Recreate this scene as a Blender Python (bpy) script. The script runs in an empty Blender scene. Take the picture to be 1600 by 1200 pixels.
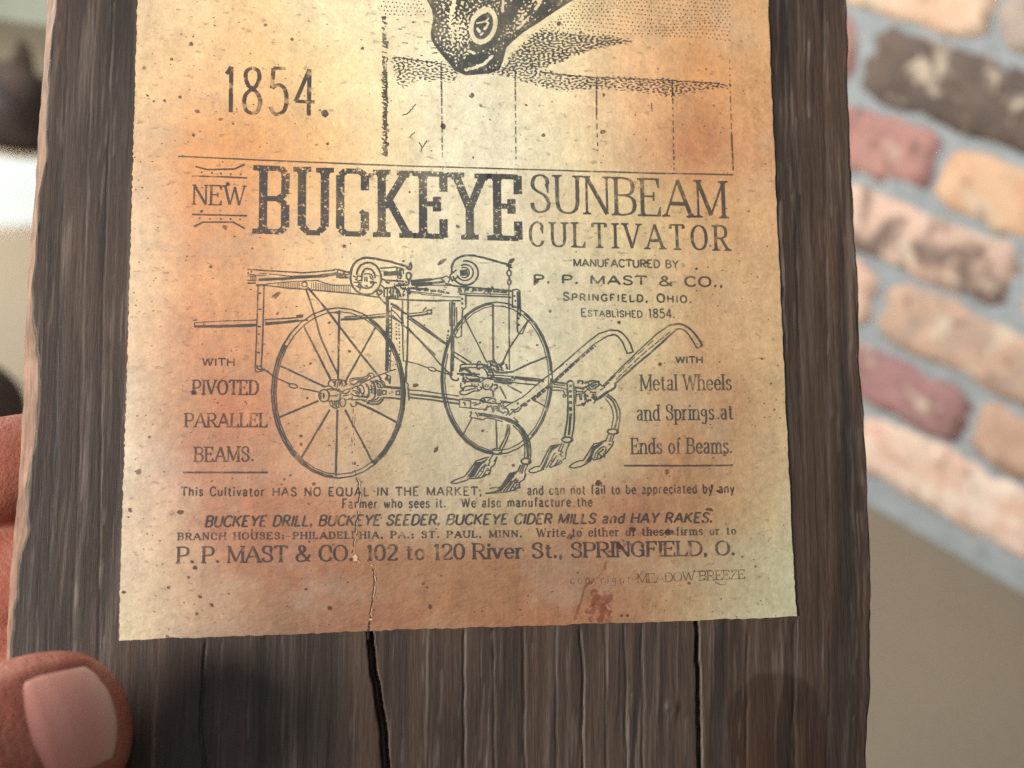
import bpy, bmesh, math, random
import numpy as np
from mathutils import Matrix, Vector
from mathutils.geometry import delaunay_2d_cdt

SC = bpy.context.scene
COL = SC.collection
rng = np.random.default_rng(7)
random.seed(7)

# ------------------------------------------------------------------ view frame
# the photograph's own pixel frame (1600 x 1200) is only used to survey where
# marks lie on the board; every point is turned into a place on the real plane
FPX, CX, CY = 1900.0, 800.0, 600.0
def nrm(v): return v / np.linalg.norm(v)
def ray(x, y): return np.array([(x - CX) / FPX, (y - CY) / FPX, 1.0])
WALL_A = nrm(np.array([1986.0, 1282.0, -1900.0]))          # along the brick courses
DOWN = np.array([-591.0, 3730.0, 1900.0]); DOWN = nrm(DOWN - WALL_A * (DOWN @ WALL_A))
WALL_N = np.cross(WALL_A, DOWN)
if WALL_N[2] > 0: WALL_N = -WALL_N
UP = -DOWN
XW = np.array([1.0, 0, 0]); XW = nrm(XW - UP * (XW @ UP))
YW = np.cross(UP, XW)
BASIS = np.stack([XW, YW, UP])                              # survey frame -> world
CAM = np.array([0.0, 0.0, 0.0])
def world(p): return Vector(BASIS @ np.asarray(p, float) + CAM)
def wdir(v): return Vector(BASIS @ np.asarray(v, float))

# wall / floor sizes
WD = 1.08
WP0 = ray(1480, 400) * WD
FLOOR_P = WP0 + WALL_A * 0.0 + DOWN * 0.243 * WD
CAM_H = float(FLOOR_P @ DOWN)
CAM = np.array([0.0, 0.0, CAM_H])                           # floor is z = 0

# ------------------------------------------------------------------ camera
cam = bpy.data.cameras.new('camera'); cam_o = bpy.data.objects.new('camera', cam)
COL.objects.link(cam_o); SC.camera = cam_o
cam.sensor_width = 36.0; cam.lens = 36.0 * FPX / 1600.0
cam.clip_start = 0.01; cam.clip_end = 100
cr = wdir((1, 0, 0)); cu = wdir((0, -1, 0)); cb = wdir((0, 0, -1))
cam_o.matrix_world = Matrix(((cr.x, cu.x, cb.x, CAM[0]), (cr.y, cu.y, cb.y, CAM[1]), (cr.z, cu.z, cb.z, CAM[2]), (0, 0, 0, 1)))
SD = 0.184
cam.dof.use_dof = True; cam.dof.focus_distance = SD
cam.dof.aperture_fstop = cam.lens / 2.4

# ------------------------------------------------------------------ world + light
wd = bpy.data.worlds.new('World'); SC.world = wd; wd.use_nodes = True
bg = wd.node_tree.nodes['Background']
bg.inputs['Color'].default_value = (0.80, 0.86, 1.0, 1); bg.inputs['Strength'].default_value = 0.07
SC.view_settings.view_transform = 'Standard'; SC.view_settings.look = 'None'
SC.view_settings.exposure = 0.12; SC.view_settings.gamma = 1.0
SC.cycles.use_denoising = False
SC.cycles.max_bounces = 6; SC.cycles.transparent_max_bounces = 24

# board frame
SX = nrm(np.array([12956.0, 95.0, 1900.0]))
SY = np.array([-190.0, -13786.0, 1900.0]); SY = nrm(SY - SX * (SY @ SX))
SN = np.cross(SX, SY)
if SN[2] > 0: SN = -SN
SO = ray(700, 560) * SD
def at(px, py, h=0.0):
    """point of the board's own frame (metres) seen at a survey pixel, h above the board"""
    r = ray(px, py)
    p = r * (((SO + SN * h) @ SN) / (r @ SN)) - SO
    return (float(p @ SX), float(p @ SY), h)
def at_arr(P, h):
    P = np.asarray(P, float)
    R = np.stack([(P[:, 0] - CX) / FPX, (P[:, 1] - CY) / FPX, np.ones(len(P))], 1)
    h = np.broadcast_to(np.asarray(h, float), (len(P),))
    t = (SO @ SN + h) / (R @ SN)
    Q = R * t[:, None] - SO
    return np.stack([Q @ SX, Q @ SY, h], 1)

def area_light(name, pos, target, size, size_y, power, color):
    l = bpy.data.lights.new(name, 'AREA'); l.shape = 'RECTANGLE'
    l.size = size; l.size_y = size_y; l.energy = power; l.color = color
    o = bpy.data.objects.new(name, l); COL.objects.link(o)
    pw, tw = Vector(pos), Vector(target)
    o.location = pw; o.rotation_euler = (tw - pw).to_track_quat('-Z', 'Y').to_euler()
    return o
def sgn(v): return SO + SX * v[0] + SY * v[1] + SN * v[2]     # board coords -> survey frame
# window light from the upper left, and the bright room behind the viewer
area_light('window_light', world(sgn((-0.90, -0.02, 0.60))), world(SO), 0.34, 0.34, 20.5, (1.0, 0.955, 0.88))
area_light('room_light', world(sgn((-0.06, 0.33, 1.0))), world(SO), 0.52, 0.48, 2.7, (0.98, 0.98, 1.0))
area_light('brick_fill', world(WP0 - WALL_A * 0.5 + WALL_N * 0.9 + UP * 0.9), world(WP0), 0.8, 0.8, 7.0, (0.95, 0.97, 1.0))  # added fill that brightens the brick wall, its source unseen

# ------------------------------------------------------------------ helpers
def s2l(c):
    c = np.asarray(c, float) / 255.0
    return np.where(c <= 0.04045, c / 12.92, ((c + 0.055) / 1.055) ** 2.4)
def rgba(c):
    l = s2l(c); return (float(l[0]), float(l[1]), float(l[2]), 1.0)
def mesh_obj(name, verts, faces, mat, parent=None, smooth=False):
    me = bpy.data.meshes.new(name)
    me.from_pydata([tuple(v) for v in verts], [], [tuple(f) for f in faces]); me.update()
    if smooth: me.polygons.foreach_set('use_smooth', [True] * len(me.polygons))
    o = bpy.data.objects.new(name, me); COL.objects.link(o)
    if mat: me.materials.append(mat)
    if parent: o.parent = parent
    return o
def tag(o, label=None, cat=None, group=None, kind=None):
    if label: o['label'] = label
    if cat: o['category'] = cat
    if group: o['group'] = group
    if kind: o['kind'] = kind
    return o
def color_attr(o, name, cols):
    a = o.data.color_attributes.new(name, 'FLOAT_COLOR', 'POINT')
    c = np.ones((len(o.data.vertices), 4), np.float32); c[:, :cols.shape[1]] = cols
    a.data.foreach_set('color', c.ravel())
def fnoise(shape, cell, seed):
    """smooth lattice noise 0..1, cell=(rows, cols) in samples"""
    r = np.random.default_rng(seed)
    h, w = shape; gh, gw = int(h / cell[0]) + 3, int(w / cell[1]) + 3
    g = r.random((gh, gw))
    y = np.arange(h) / cell[0]; x = np.arange(w) / cell[1]
    yi = y.astype(int); xi = x.astype(int); fy = y - yi; fx = x - xi
    fy = fy * fy * (3 - 2 * fy); fx = fx * fx * (3 - 2 * fx)
    a = g[yi][:, xi]; b = g[yi][:, xi + 1]; c = g[yi + 1][:, xi]; d = g[yi + 1][:, xi + 1]
    return (a * (1 - fx) + b * fx) * (1 - fy)[:, None] + (c * (1 - fx) + d * fx) * fy[:, None]

class NT:
    def __init__(self, name):
        self.m = bpy.data.materials.new(name); self.m.use_nodes = True
        self.t = self.m.node_tree; self.b = self.t.nodes['Principled BSDF']; self.o = self.t.nodes['Material Output']
    def n(self, kind, **kw):
        x = self.t.nodes.new(kind)
        for k, v in kw.items(): setattr(x, k, v)
        return x
    def l(self, a, b): self.t.links.new(a, b)
    def noise(self, scale, detail=3, rough=0.5, mscale=(1, 1, 1), loc=(0, 0, 0), dist=0.0):
        tc = self.n('ShaderNodeTexCoord'); mp = self.n('ShaderNodeMapping')
        mp.inputs['Scale'].default_value = mscale; mp.inputs['Location'].default_value = loc
        no = self.n('ShaderNodeTexNoise')
        no.inputs['Scale'].default_value = scale; no.inputs['Detail'].default_value = detail
        no.inputs['Roughness'].default_value = rough; no.inputs['Distortion'].default_value = dist
        self.l(tc.outputs['Object'], mp.inputs['Vector']); self.l(mp.outputs[0], no.inputs['Vector'])
        return no.outputs['Fac']
    def rng(self, s, a, b, c=0.0, d=1.0):
        r = self.n('ShaderNodeMapRange'); r.inputs[1].default_value = a; r.inputs[2].default_value = b
        r.inputs[3].default_value = c; r.inputs[4].default_value = d; self.l(s, r.inputs[0]); return r.outputs[0]
    def math(self, op, a, b):
        m = self.n('ShaderNodeMath', operation=op)
        for i, v in enumerate((a, b)):
            if isinstance(v, (int, float)): m.inputs[i].default_value = v
            else: self.l(v, m.inputs[i])
        return m.outputs[0]
    def mix(self, fac, a, b, mode='MIX'):
        m = self.n('ShaderNodeMix', data_type='RGBA', blend_type=mode)
        for s, v in ((m.inputs[0], fac), (m.inputs[6], a), (m.inputs[7], b)):
            if isinstance(v, (int, float)): s.default_value = v
            elif isinstance(v, tuple): s.default_value = v
            else: self.l(v, s)
        return m.outputs[2]
    def attr(self, name): return self.n('ShaderNodeAttribute', attribute_name=name).outputs['Color']
    def bump(self, h, strength, dist):
        b = self.n('ShaderNodeBump'); b.inputs['Strength'].default_value = strength; b.inputs['Distance'].default_value = dist
        self.l(h, b.inputs['Height']); self.l(b.outputs[0], self.b.inputs['Normal'])
    def set(self, **kw):
        for k, v in kw.items(): self.b.inputs[k.replace('_', ' ')].default_value = v

# ------------------------------------------------------------------ the setting
def mat_floor():
    k = NT('floor_carpet')
    a = k.noise(3.0, 4, 0.55); b = k.noise(160, 3, 0.6)
    c = k.mix(k.rng(a, 0.3, 0.7), rgba((130, 121, 106)), rgba((143, 134, 118)))
    c = k.mix(k.rng(b, 0.35, 0.65, 0, 0.35), c, rgba((130, 118, 98)))
    k.l(c, k.b.inputs['Base Color']); k.set(Roughness=0.85); k.bump(b, 0.4, 0.002)
    return k.m
FM = mat_floor()
fl = mesh_obj('floor', [(-12, -6, 0), (12, -6, 0), (12, 14, 0), (-12, 14, 0)], [(0, 1, 2, 3)], FM)
tag(fl, 'smooth beige brown floor below the brick wall', 'floor', kind='structure')

# brick face: courses and joints as surveyed; a = along the wall, v = up from the floor
def wp(a, v, n=0.0):
    """wall coordinates in survey units -> world"""
    return world(WP0 + (WALL_A * a + DOWN * v) * WD + WALL_N * n)
def mat_brick():
    k = NT('tumbled_brick')
    A, B = k.attr('tone_a'), k.attr('tone_b')
    n1 = k.noise(22, 5, 0.62, dist=0.6); n2 = k.noise(55, 4, 0.6); n3 = k.noise(30, 3, 0.6, loc=(3, 5, 1))
    c = k.mix(k.rng(n1, 0.43, 0.57), A, B)
    c = k.mix(k.rng(n3, 0.57, 0.66, 0, 0.75), c, rgba((206, 192, 172)))
    c = k.mix(k.rng(n2, 0.58, 0.72, 0, 0.75), c, rgba((84, 68, 62)))
    k.l(c, k.b.inputs['Base Color']); k.set(Roughness=0.85); k.bump(n2, 0.6, 0.004)
    return k.m
def mat_mortar():
    k = NT('grey_mortar')
    n = k.noise(60, 4, 0.6)
    k.l(k.mix(k.rng(n, 0.3, 0.7), rgba((132, 139, 143)), rgba((156, 163, 168))), k.b.inputs['Base Color'])
    k.set(Roughness=0.8); k.bump(n, 0.4, 0.003)
    return k.m
wall_root = bpy.data.objects.new('brick_wall', None); COL.objects.link(wall_root)
wall_root.location = wp(0, 0.243)
tag(wall_root, 'mottled tumbled brick wall in cream, red and charcoal with grey mortar rising from the floor', 'brick wall')
def tw(v): return Vector(v) - wall_root.location
ROWS = [-0.42, -0.356, -0.292, -0.228, -0.163, -0.094, -0.033, 0.029, 0.095, 0.154, 0.220]
A0, A1 = -0.62, 0.62
# mortar body
mv = []
for n in (0.0, -0.12):
    for a, v in ((A0, -0.42), (A1, -0.42), (A1, 0.2425), (A0, 0.2425)): mv.append(tw(wp(a, v, n)))
mesh_obj('mortar', mv, [(0, 1, 2, 3), (7, 6, 5, 4), (0, 4, 5, 1), (1, 5, 6, 2), (2, 6, 7, 3), (3, 7, 4, 0)], mat_mortar(), wall_root)
special = {(4, -0.124): ((84, 74, 68), (62, 55, 52)), (5, -0.219): ((176, 128, 122), (150, 104, 104)),
           (5, -0.029): ((222, 186, 150), (206, 160, 122)), (3, -0.211): ((232, 206, 178), (222, 186, 156)), (3, -0.021): ((170, 160, 150), (150, 140, 132)),
           (6, -0.124): ((222, 190, 172), (104, 90, 84)), (7, -0.236): ((226, 196, 176), (208, 170, 150)), (7, -0.046): ((172, 150, 134), (198, 166, 144)),
           (8, -0.124): ((156, 112, 116), (136, 100, 104)), (8, 0.066): ((192, 160, 138), (172, 140, 120)), (9, -0.225): ((214, 176, 160), (228, 212, 196)), (9, -0.03): ((218, 182, 164), (230, 216, 200))}
offs = {3: -0.021, 4: -0.124, 5: -0.029, 6: -0.124, 7: -0.046, 8: 0.066, 9: -0.03}
pal = [((214, 178, 150), (190, 140, 118)), ((168, 122, 114), (146, 104, 102)), ((226, 204, 178), (210, 176, 146)), ((100, 86, 80), (78, 68, 64)), ((186, 156, 136), (206, 178, 156))]
bverts, bfaces, ca, cb_ = [], [], [], []
L = 0.19; G = 0.0040
for r in range(len(ROWS) - 1):
    v0, v1 = ROWS[r], ROWS[r + 1]
    st = offs.get(r, -0.03 if r % 2 else -0.124)
    i0 = int(math.floor((A0 - st) / L)); i1 = int(math.ceil((A1 - st) / L))
    for i in range(i0, i1):
        a0, a1 = max(st + i * L, A0), min(st + (i + 1) * L, A1)
        if a1 - a0 < 0.03: continue
        key = (r, round(st + i * L, 3)); col = None
        for kk, cc in special.items():
            if kk[0] == r and abs(kk[1] - key[1]) < 0.012: col = cc
        if col is None: col = pal[int(rng.integers(len(pal)))]
        mute = np.array((178, 152, 138)); col = tuple(np.array(c) * .76 + mute * .24 for c in col)
        # worn block: grid on the face with pillowed, ragged edges
        nu, nv = 13, 7; base = len(bverts)
        jit = rng.normal(0, 0.0016, (nv, nu, 2)); jn = rng.normal(0, 0.0012, (nv, nu))
        sh = rng.normal(0, 0.0012, 2)
        for q in range(nv):
            for p in range(nu):
                e = 1 if (p in (0, nu - 1) or q in (0, nv - 1)) else 0
                fa = a0 + G + (a1 - a0 - 2.0 * G) * p / (nu - 1); fv = v0 + G + (v1 - v0 - 2 * G) * q / (nv - 1)
                cn = 1 if (p in (0, nu - 1) and q in (0, nv - 1)) else 0
                mx = 0.5 * (a0 + a1); mvv = 0.5 * (v0 + v1)
                fa += (mx - fa) * 0.06 * cn; fv += (mvv - fv) * 0.2 * cn
                bverts.append(tw(wp(fa + jit[q, p, 0] + sh[0], fv + jit[q, p, 1] + sh[1], 0.003 * (1 - e) + 0.0005 * e + jn[q, p])))
                ca.append(s2l(col[0])); cb_.append(s2l(col[1]))
        for q in range(nv - 1):
            for p in range(nu - 1):
                x = base + q * nu + p; bfaces.append((x, x + 1, x + nu + 1, x + nu))
        # skirt into the mortar
        loop = [base + p for p in range(nu)] + [base + q * nu + nu - 1 for q in range(1, nv)] + [base + (nv - 1) * nu + p for p in range(nu - 2, -1, -1)] + [base + q * nu for q in range(nv - 2, 0, -1)]
        s0 = len(bverts); nvec = wdir(WALL_N)
        for x in loop:
            bverts.append(bverts[x] - nvec * 0.012); ca.append(s2l(col[0])); cb_.append(s2l(col[1]))
        m = len(loop)
        for x in range(m): bfaces.append((loop[x], s0 + x, s0 + (x + 1) % m, loop[(x + 1) % m]))
bo = mesh_obj('bricks', bverts, bfaces, mat_brick(), wall_root, smooth=True)
color_attr(bo, 'tone_a', np.array(ca)); color_attr(bo, 'tone_b', np.array(cb_))

# far things at the left, out of focus: pale wall base, dark bundle, patch of daylight on the floor
def floor_at(px, py, z=0.0):
    r = ray(px, py); t = (CAM_H - z) / (r @ DOWN); return world(r * t)
def plain(name, c0, c1, scale, rough=0.7):
    k = NT(name); n = k.noise(scale, 4, 0.55)
    k.l(k.mix(k.rng(n, 0.35, 0.65), rgba(c0), rgba(c1)), k.b.inputs['Base Color']); k.set(Roughness=rough); k.bump(n, 0.3, 0.004)
    return k.m
p0 = floor_at(0, 30); yb = p0.y
bwm = bmesh.new()
bmesh.ops.create_cube(bwm, size=1.0)
for v in bwm.verts: v.co = Vector((-1.6 + v.co.x * 4.6, yb + 0.06 + v.co.y * 0.12, 1.25 + v.co.z * 2.5))
me = bpy.data.meshes.new('plaster_wall'); bwm.to_mesh(me); bwm.free()
bw = bpy.data.objects.new('plaster_wall', me); COL.objects.link(bw); me.materials.append(plain('plaster', (170, 180, 172), (186, 194, 186), 6))
tag(bw, 'pale grey green wall far behind the left edge of the board', 'wall')
def lump(name, centre, size, mat, seed, label, cat):
    bm = bmesh.new(); bmesh.ops.create_icosphere(bm, subdivisions=4, radius=1.0)
    r = np.random.default_rng(seed); ph = r.random((6, 3)) * 6.28; fr = r.uniform(1.5, 5, (6, 3))
    for v in bm.verts:
        d = sum(math.sin(v.co.dot(Vector(fr[i])) + ph[i][0]) for i in range(6)) * 0.05
        c = v.co * (1 + d)
        if c.z < -0.55: c.z = -0.55
        v.co = Vector((c.x * size[0], c.y * size[1], (c.z + 0.55) * size[2]))
    me = bpy.data.meshes.new(name); bm.to_mesh(me); bm.free()
    me.polygons.foreach_set('use_smooth', [True] * len(me.polygons))
    o = bpy.data.objects.new(name, me); COL.objects.link(o); me.materials.append(mat)
    o.location = centre
    return tag(o, label, cat)
DM = plain('dark_cloth', (44, 34, 30), (60, 48, 42), 20, 0.8)
pc = floor_at(0, 215)
lump('cloth_bundle', pc, (0.085, 0.07, 0.072), DM, 3, 'blurred dark brown bundle on the floor behind the upper left board edge', 'bundle')
lump('cloth_bundle', floor_at(38, 128), (0.018, 0.018, 0.045), DM, 9, 'small dark knob standing above the brown bundle beside the board edge', 'bundle')
lump('dark_cushion', floor_at(-58, 690), (0.05, 0.05, 0.05), DM, 5, 'small dark brown lump at the left frame edge above the fingertip', 'cushion')
# added light on the floor there
sp = bpy.data.lights.new('daylight_patch', 'SPOT'); sp.energy = 1100; sp.color = (0.42, 0.68, 1.0); sp.spot_size = math.radians(7.0); sp.spot_blend = 0.4; sp.shadow_soft_size = 0.01
so = bpy.data.objects.new('daylight_patch', sp); COL.objects.link(so)
tgt = floor_at(-62, 285); so.location = tgt + Vector((-1.3, 0.6, 2.2))
so.rotation_euler = (tgt - so.location).to_track_quat('-Z', 'Y').to_euler()

area_light('floor_fill', floor_at(-60, 480) + Vector((-0.75, 0.25, 0.75)), floor_at(-40, 420), 0.4, 0.4, 26.0, (1.0, 0.90, 0.76))  # added fill to lift the floor at the left, no lamp seen there

# ------------------------------------------------------------------ the board
sign = bpy.data.objects.new('wooden_sign', None); COL.objects.link(sign)
ox, oy, on, oo = wdir(SX), wdir(SY), wdir(SN), world(SO)
sign.matrix_world = Matrix(((ox.x, oy.x, on.x, oo.x), (ox.y, oy.y, on.y, oo.y), (ox.z, oy.z, on.z, oo.z), (0, 0, 0, 1)))
tag(sign, 'weathered dark wooden plank sign with an aged printed farm advertisement pasted on its front', 'sign')

YS = np.arange(-150, 1361, 6.0)
NC = 660
def interp(pts, y): 
    p = np.array(pts, float); return np.interp(y, p[:, 0], p[:, 1])
def walk(n, cell, amp, seed):
    return (fnoise((n, 1), (cell, 1), seed)[:, 0] - 0.5) * 2 * amp
LEFT = interp([(-150, 66), (0, 57), (100, 50), (190, 43), (300, 36), (440, 25), (600, 19), (700, 15), (800, 6), (880, 0), (1000, -8), (1360, -20)], YS) + walk(len(YS), 14, 1.2, 11) + walk(len(YS), 2.2, .4, 12)
FACE = interp([(-150, 98), (0, 88), (50, 80), (100, 78), (190, 74), (250, 71), (310, 60), (400, 56), (430, 50), (500, 50), (560, 61), (680, 60), (735, 46), (780, 40), (830, 44), (880, 30), (940, 24), (1000, 18), (1360, 2)], YS) + walk(len(YS), 4, 2.5, 13)
RIGHT = interp([(-150, 1330), (0, 1333), (160, 1336), (250, 1339), (400, 1347), (560, 1353), (690, 1361), (800, 1367), (900, 1370), (1000, 1371), (1100, 1369), (1200, 1363), (1360, 1356)], YS) + walk(len(YS), 12, 1.6, 14) + walk(len(YS), 2.5, .8, 15)
NR = len(YS)
U = np.linspace(0, 1, NC)
PX = LEFT[:, None] + (RIGHT - LEFT)[:, None] * U[None, :]
PY = np.repeat(YS[:, None], NC, 1)
# slow sideways drift of the grain
warp = (fnoise((NR, NC), (120, 200), 21) - 0.5) * 12
def grain(rc, cc, seed):
    n = fnoise((NR, NC), (rc, cc), seed)
    idx = np.clip(np.arange(NC)[None, :] + warp, 0, NC - 1)
    i0 = idx.astype(int); i1 = np.minimum(i0 + 1, NC - 1); f = idx - i0; rr = np.arange(NR)[:, None]
    return n[rr, i0] * (1 - f) + n[rr, i1] * f
g1 = grain(110, 14, 31); g2 = grain(46, 5.0, 32); g3 = grain(16, 2.4, 33); g4 = grain(200, 34, 34); g5 = grain(70, 8, 35)
groove = np.clip((0.34 - g1) / 0.22, 0, 1) ** 1.3 + 0.6 * np.clip((0.27 - g5) / 0.2, 0, 1)
ridge = np.clip((g2 - 0.72) / 0.2, 0, 1)
g6 = grain(22, 1.6, 36)
H = 0.04 * (g4 - 0.5) + 0.012 * (g2 - 0.5) + 0.008 * (g3 - 0.5) + 0.007 * (g6 - 0.5) - 0.05 * groove + 0.008 * ridge       # mm
H -= H.max() * 0.6
# paper area stays just under the sheet
PL = interp([(-150, 219.5), (0, 215), (200, 209), (400, 203.5), (600, 197.5), (800, 191), (1000, 185.5)], YS)
PR = interp([(-150, 1194), (0, 1200), (200, 1208), (400, 1217), (600, 1226), (800, 1236), (963, 1243)], YS)
pb = 1000 + (PX - 185) * (963 - 1000) / (1243 - 185.0)
under = (PX > PL[:, None] - 3) & (PX < PR[:, None] + 3) & (PY < pb + 4)
H = np.clip(H, None, 0.0)
# splits in the wood
def split(path, w0, w1, depth):
    global H
    p = np.array(path, float)
    cxp = np.interp(YS, p[:, 1], p[:, 0]) + walk(NR, 4, 1.2, int(p[0, 0]))
    t = np.clip((YS - p[0, 1]) / (p[-1, 1] - p[0, 1]), 0, 1)
    ww = (w0 + (w1 - w0) * t) * 0.5
    inside = (YS >= p[0, 1]) & (YS <= p[-1, 1])
    d = np.abs(PX - cxp[:, None])
    prof = np.clip((ww[:, None] + 1.4 - d) / 1.8, 0, 1) * inside[:, None]
    H = H - depth * prof
    return prof
SP = split([(577, 978), (583, 1040), (592, 1090), (599, 1130), (604, 1200), (609, 1360)], 7.5, 11.5, 5.0)
SP2 = split([(1088, 960), (1090, 1040), (1092, 1100), (1093, 1200), (1096, 1360)], 3.5, 5.0, 2.5)
for pts, w, d in (([(724, 970), (726, 1200), (727, 1360)], 4, .7), ([(770, 970), (772, 1120), (774, 1360)], 3, .55), ([(818, 960), (820, 1200), (820, 1360)], 3, .6),
                  ([(906, 960), (911, 1060), (909, 1360)], 4, .8), ([(976, 960), (979, 1200), (981, 1360)], 3, .6), ([(868, 965), (871, 1360)], 3, .5), ([(1003, 970), (1006, 1360)], 3, .6), ([(945, 965), (950, 1360)], 2.4, .5),
                  ([(321, 1005), (316, 1080), (313, 1130), (319, 1200), (321, 1360)], 3.0, 1.1), ([(345, 1000), (349, 1360)], 2.2, .4), ([(440, 995), (442, 1360)], 2.2, .4), ([(1168, 985), (1165, 1360)], 2.2, .6), ([(1240, 975), (1243, 1360)], 2.2, .6), ([(1285, -150), (1296, 900), (1297, 1360)], 2.0, .25),
                  ([(1226, -150), (1262, 900), (1264, 1360)], 2, .22), ([(150, -150), (126, 600), (104, 1360)], 2, .2), ([(182, -150), (160, 500), (150, 1360)], 2.2, .3), ([(112, -150), (88, 600), (60, 1360)], 1.6, .2)):
    split(pts, w * .7, w * .7, d * .28)
# small dent with a raised scar
dd = np.exp(-(((PX - 1045) / 18) ** 2 + ((PY - 1108) / 9) ** 2)); H += dd * ((fnoise((NR, NC), (2.2, 5), 77) - 0.5) * 1.1 - 0.12)
H = np.where(under, np.clip(H, -6, -0.02) * np.where(SP + SP2 > 0, 1, 0.15), H)
# chamfered, broken edges
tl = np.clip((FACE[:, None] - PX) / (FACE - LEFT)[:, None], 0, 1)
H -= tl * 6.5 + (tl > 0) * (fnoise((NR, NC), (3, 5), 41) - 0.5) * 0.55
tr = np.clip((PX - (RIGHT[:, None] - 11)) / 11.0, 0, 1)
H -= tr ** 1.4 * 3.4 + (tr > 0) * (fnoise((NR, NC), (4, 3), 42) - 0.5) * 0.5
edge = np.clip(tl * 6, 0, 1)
# weathered wood tones
def C(c): return s2l(np.array(c, float))
nb = fnoise((NR, NC), (50, 60), 51)
base = C((70, 54, 43))[None, None] * (0.78 + 0.45 * g4)[..., None]
base = base + (C((60, 50, 44)) - base) * np.clip((nb - 0.35) * 1.6, 0, 0.7)[..., None]
base = base + (C((48, 37, 30)) - base) * np.clip((0.52 - grain(80, 22, 52)) * 2.4, 0, 0.75)[..., None]
streak = np.clip((g2 - 0.66) / 0.25, 0, 1) * np.clip((grain(24, 4, 53) - 0.4) * 2.5, 0, 1) * 0.6
fine = np.clip((grain(18, 1.5, 56) - 0.62) / 0.2, 0, 1) * np.clip((grain(40, 9, 57) - 0.42) * 3, 0, 1)
dark = np.clip((grain(40, 1.7, 58) - 0.66) / 0.2, 0, 1) * np.clip((grain(60, 14, 59) - 0.35) * 3, 0, 1)
base = base + (C((112, 102, 95)) - base) * (streak * 0.42)[..., None]
base = base + (C((138, 123, 109)) - base) * (fine * 0.28)[..., None]
base = base + (C((30, 24, 21)) - base) * (dark * 0.8)[..., None]
rl = np.random.default_rng(404)
for k_ in range(330):                                       # single pale and dark fibres, broken along their length
    y0 = rl.uniform(-150, 1330); ln = rl.uniform(50, 420) if k_ % 3 else rl.uniform(20, 90); u0 = rl.random()
    if k_ < 150: u0 = rl.choice([rl.uniform(0.02, 0.125), rl.uniform(0.885, 0.995)])
    rows = (YS >= y0) & (YS <= y0 + ln)
    if not rows.any(): continue
    cx_ = (u0 + 0.0012 * np.sin(YS * rl.uniform(.006, .02) + k_)) * (NC - 1); wd_ = rl.uniform(.55, 1.3) * (1.5 if k_ % 11 == 0 else 1)
    a_ = np.clip(1 - (np.abs(np.arange(NC)[None, :] - cx_[:, None]) / wd_) ** 2, 0, 1) * rows[:, None]
    a_ = a_ * np.clip((fnoise((NR, 1), (5, 1), 900 + k_) - .25) * 2.2, 0, 1) * rl.uniform(.14, .46)
    pale = rl.random() < .55
    base = base + (C((132, 119, 107) if pale else (30, 24, 21)) - base) * a_[..., None]
    H = H + (0.012 if pale else -0.05) * a_
base = base * (0.86 + 0.28 * g6)[..., None]
base = base + (C((34, 28, 24)) - base) * np.clip(groove * 0.6, 0, 0.45)[..., None]
# dark outline of a blocked reflection, painted into the wood at the lower right
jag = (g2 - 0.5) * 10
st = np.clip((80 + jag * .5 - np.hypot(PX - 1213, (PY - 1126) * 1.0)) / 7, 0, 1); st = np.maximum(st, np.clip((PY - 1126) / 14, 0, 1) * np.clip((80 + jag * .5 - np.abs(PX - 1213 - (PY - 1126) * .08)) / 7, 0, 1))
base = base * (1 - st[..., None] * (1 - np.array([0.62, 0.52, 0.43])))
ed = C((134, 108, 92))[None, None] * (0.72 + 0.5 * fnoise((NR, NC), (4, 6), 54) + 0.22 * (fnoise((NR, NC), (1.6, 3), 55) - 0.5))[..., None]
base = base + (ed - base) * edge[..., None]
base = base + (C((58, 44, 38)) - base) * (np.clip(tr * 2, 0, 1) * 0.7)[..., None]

V = at_arr(np.stack([PX.ravel(), PY.ravel()], 1), 0.0); V[:, 2] = H.ravel() * 1e-3
fi = (np.arange(NR - 1)[:, None] * NC + np.arange(NC - 1)[None, :]).ravel()
F = np.stack([fi + NC, fi + NC + 1, fi + 1, fi], 1)
loop = [r * NC for r in range(NR)] + [(NR - 1) * NC + c for c in range(1, NC)] + [r * NC + NC - 1 for r in range(NR - 2, -1, -1)] + [c for c in range(NC - 2, 0, -1)]
back = V[loop].copy(); back[:, 2] = -0.014
nV = len(V); VV = np.concatenate([V, back])
faces = [tuple(f) for f in F.tolist()]
m = len(loop)
for i in range(m): faces.append((loop[i], loop[(i + 1) % m], nV + (i + 1) % m, nV + i)[::-1])
faces.append(tuple(nV + i for i in range(m))[::-1])
def mat_wood():
    k = NT('weathered_wood')
    a = k.attr('tone'); n = k.noise(2300, 4, 0.65, (1, 0.035, 0.3)); f = k.noise(5200, 2, 0.6, (1, 0.09, 1))
    s = k.noise(70, 4, 0.6)
    c = k.mix(1.0, a, k.n('ShaderNodeCombineColor').outputs[0], 'MIX') if False else a
    v = k.math('ADD', k.rng(n, 0.3, 0.7, 0.66, 1.24), k.rng(f, 0.3, 0.7, -0.14, 0.14))
    cc = k.n('ShaderNodeCombineColor')
    for i in range(3): k.l(v, cc.inputs[i])
    c = k.mix(1.0, a, cc.outputs[0], 'MULTIPLY')
    k.l(c, k.b.inputs['Base Color'])
    k.l(k.rng(s, 0.3, 0.7, 0.46, 0.62), k.b.inputs['Roughness']); k.set(Specular_IOR_Level=0.36)
    k.bump(k.math('ADD', n, k.math('MULTIPLY', f, 0.5)), 0.5, 0.00012)
    return k.m
bd = mesh_obj('board', VV, faces, mat_wood(), sign, smooth=True)
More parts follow.
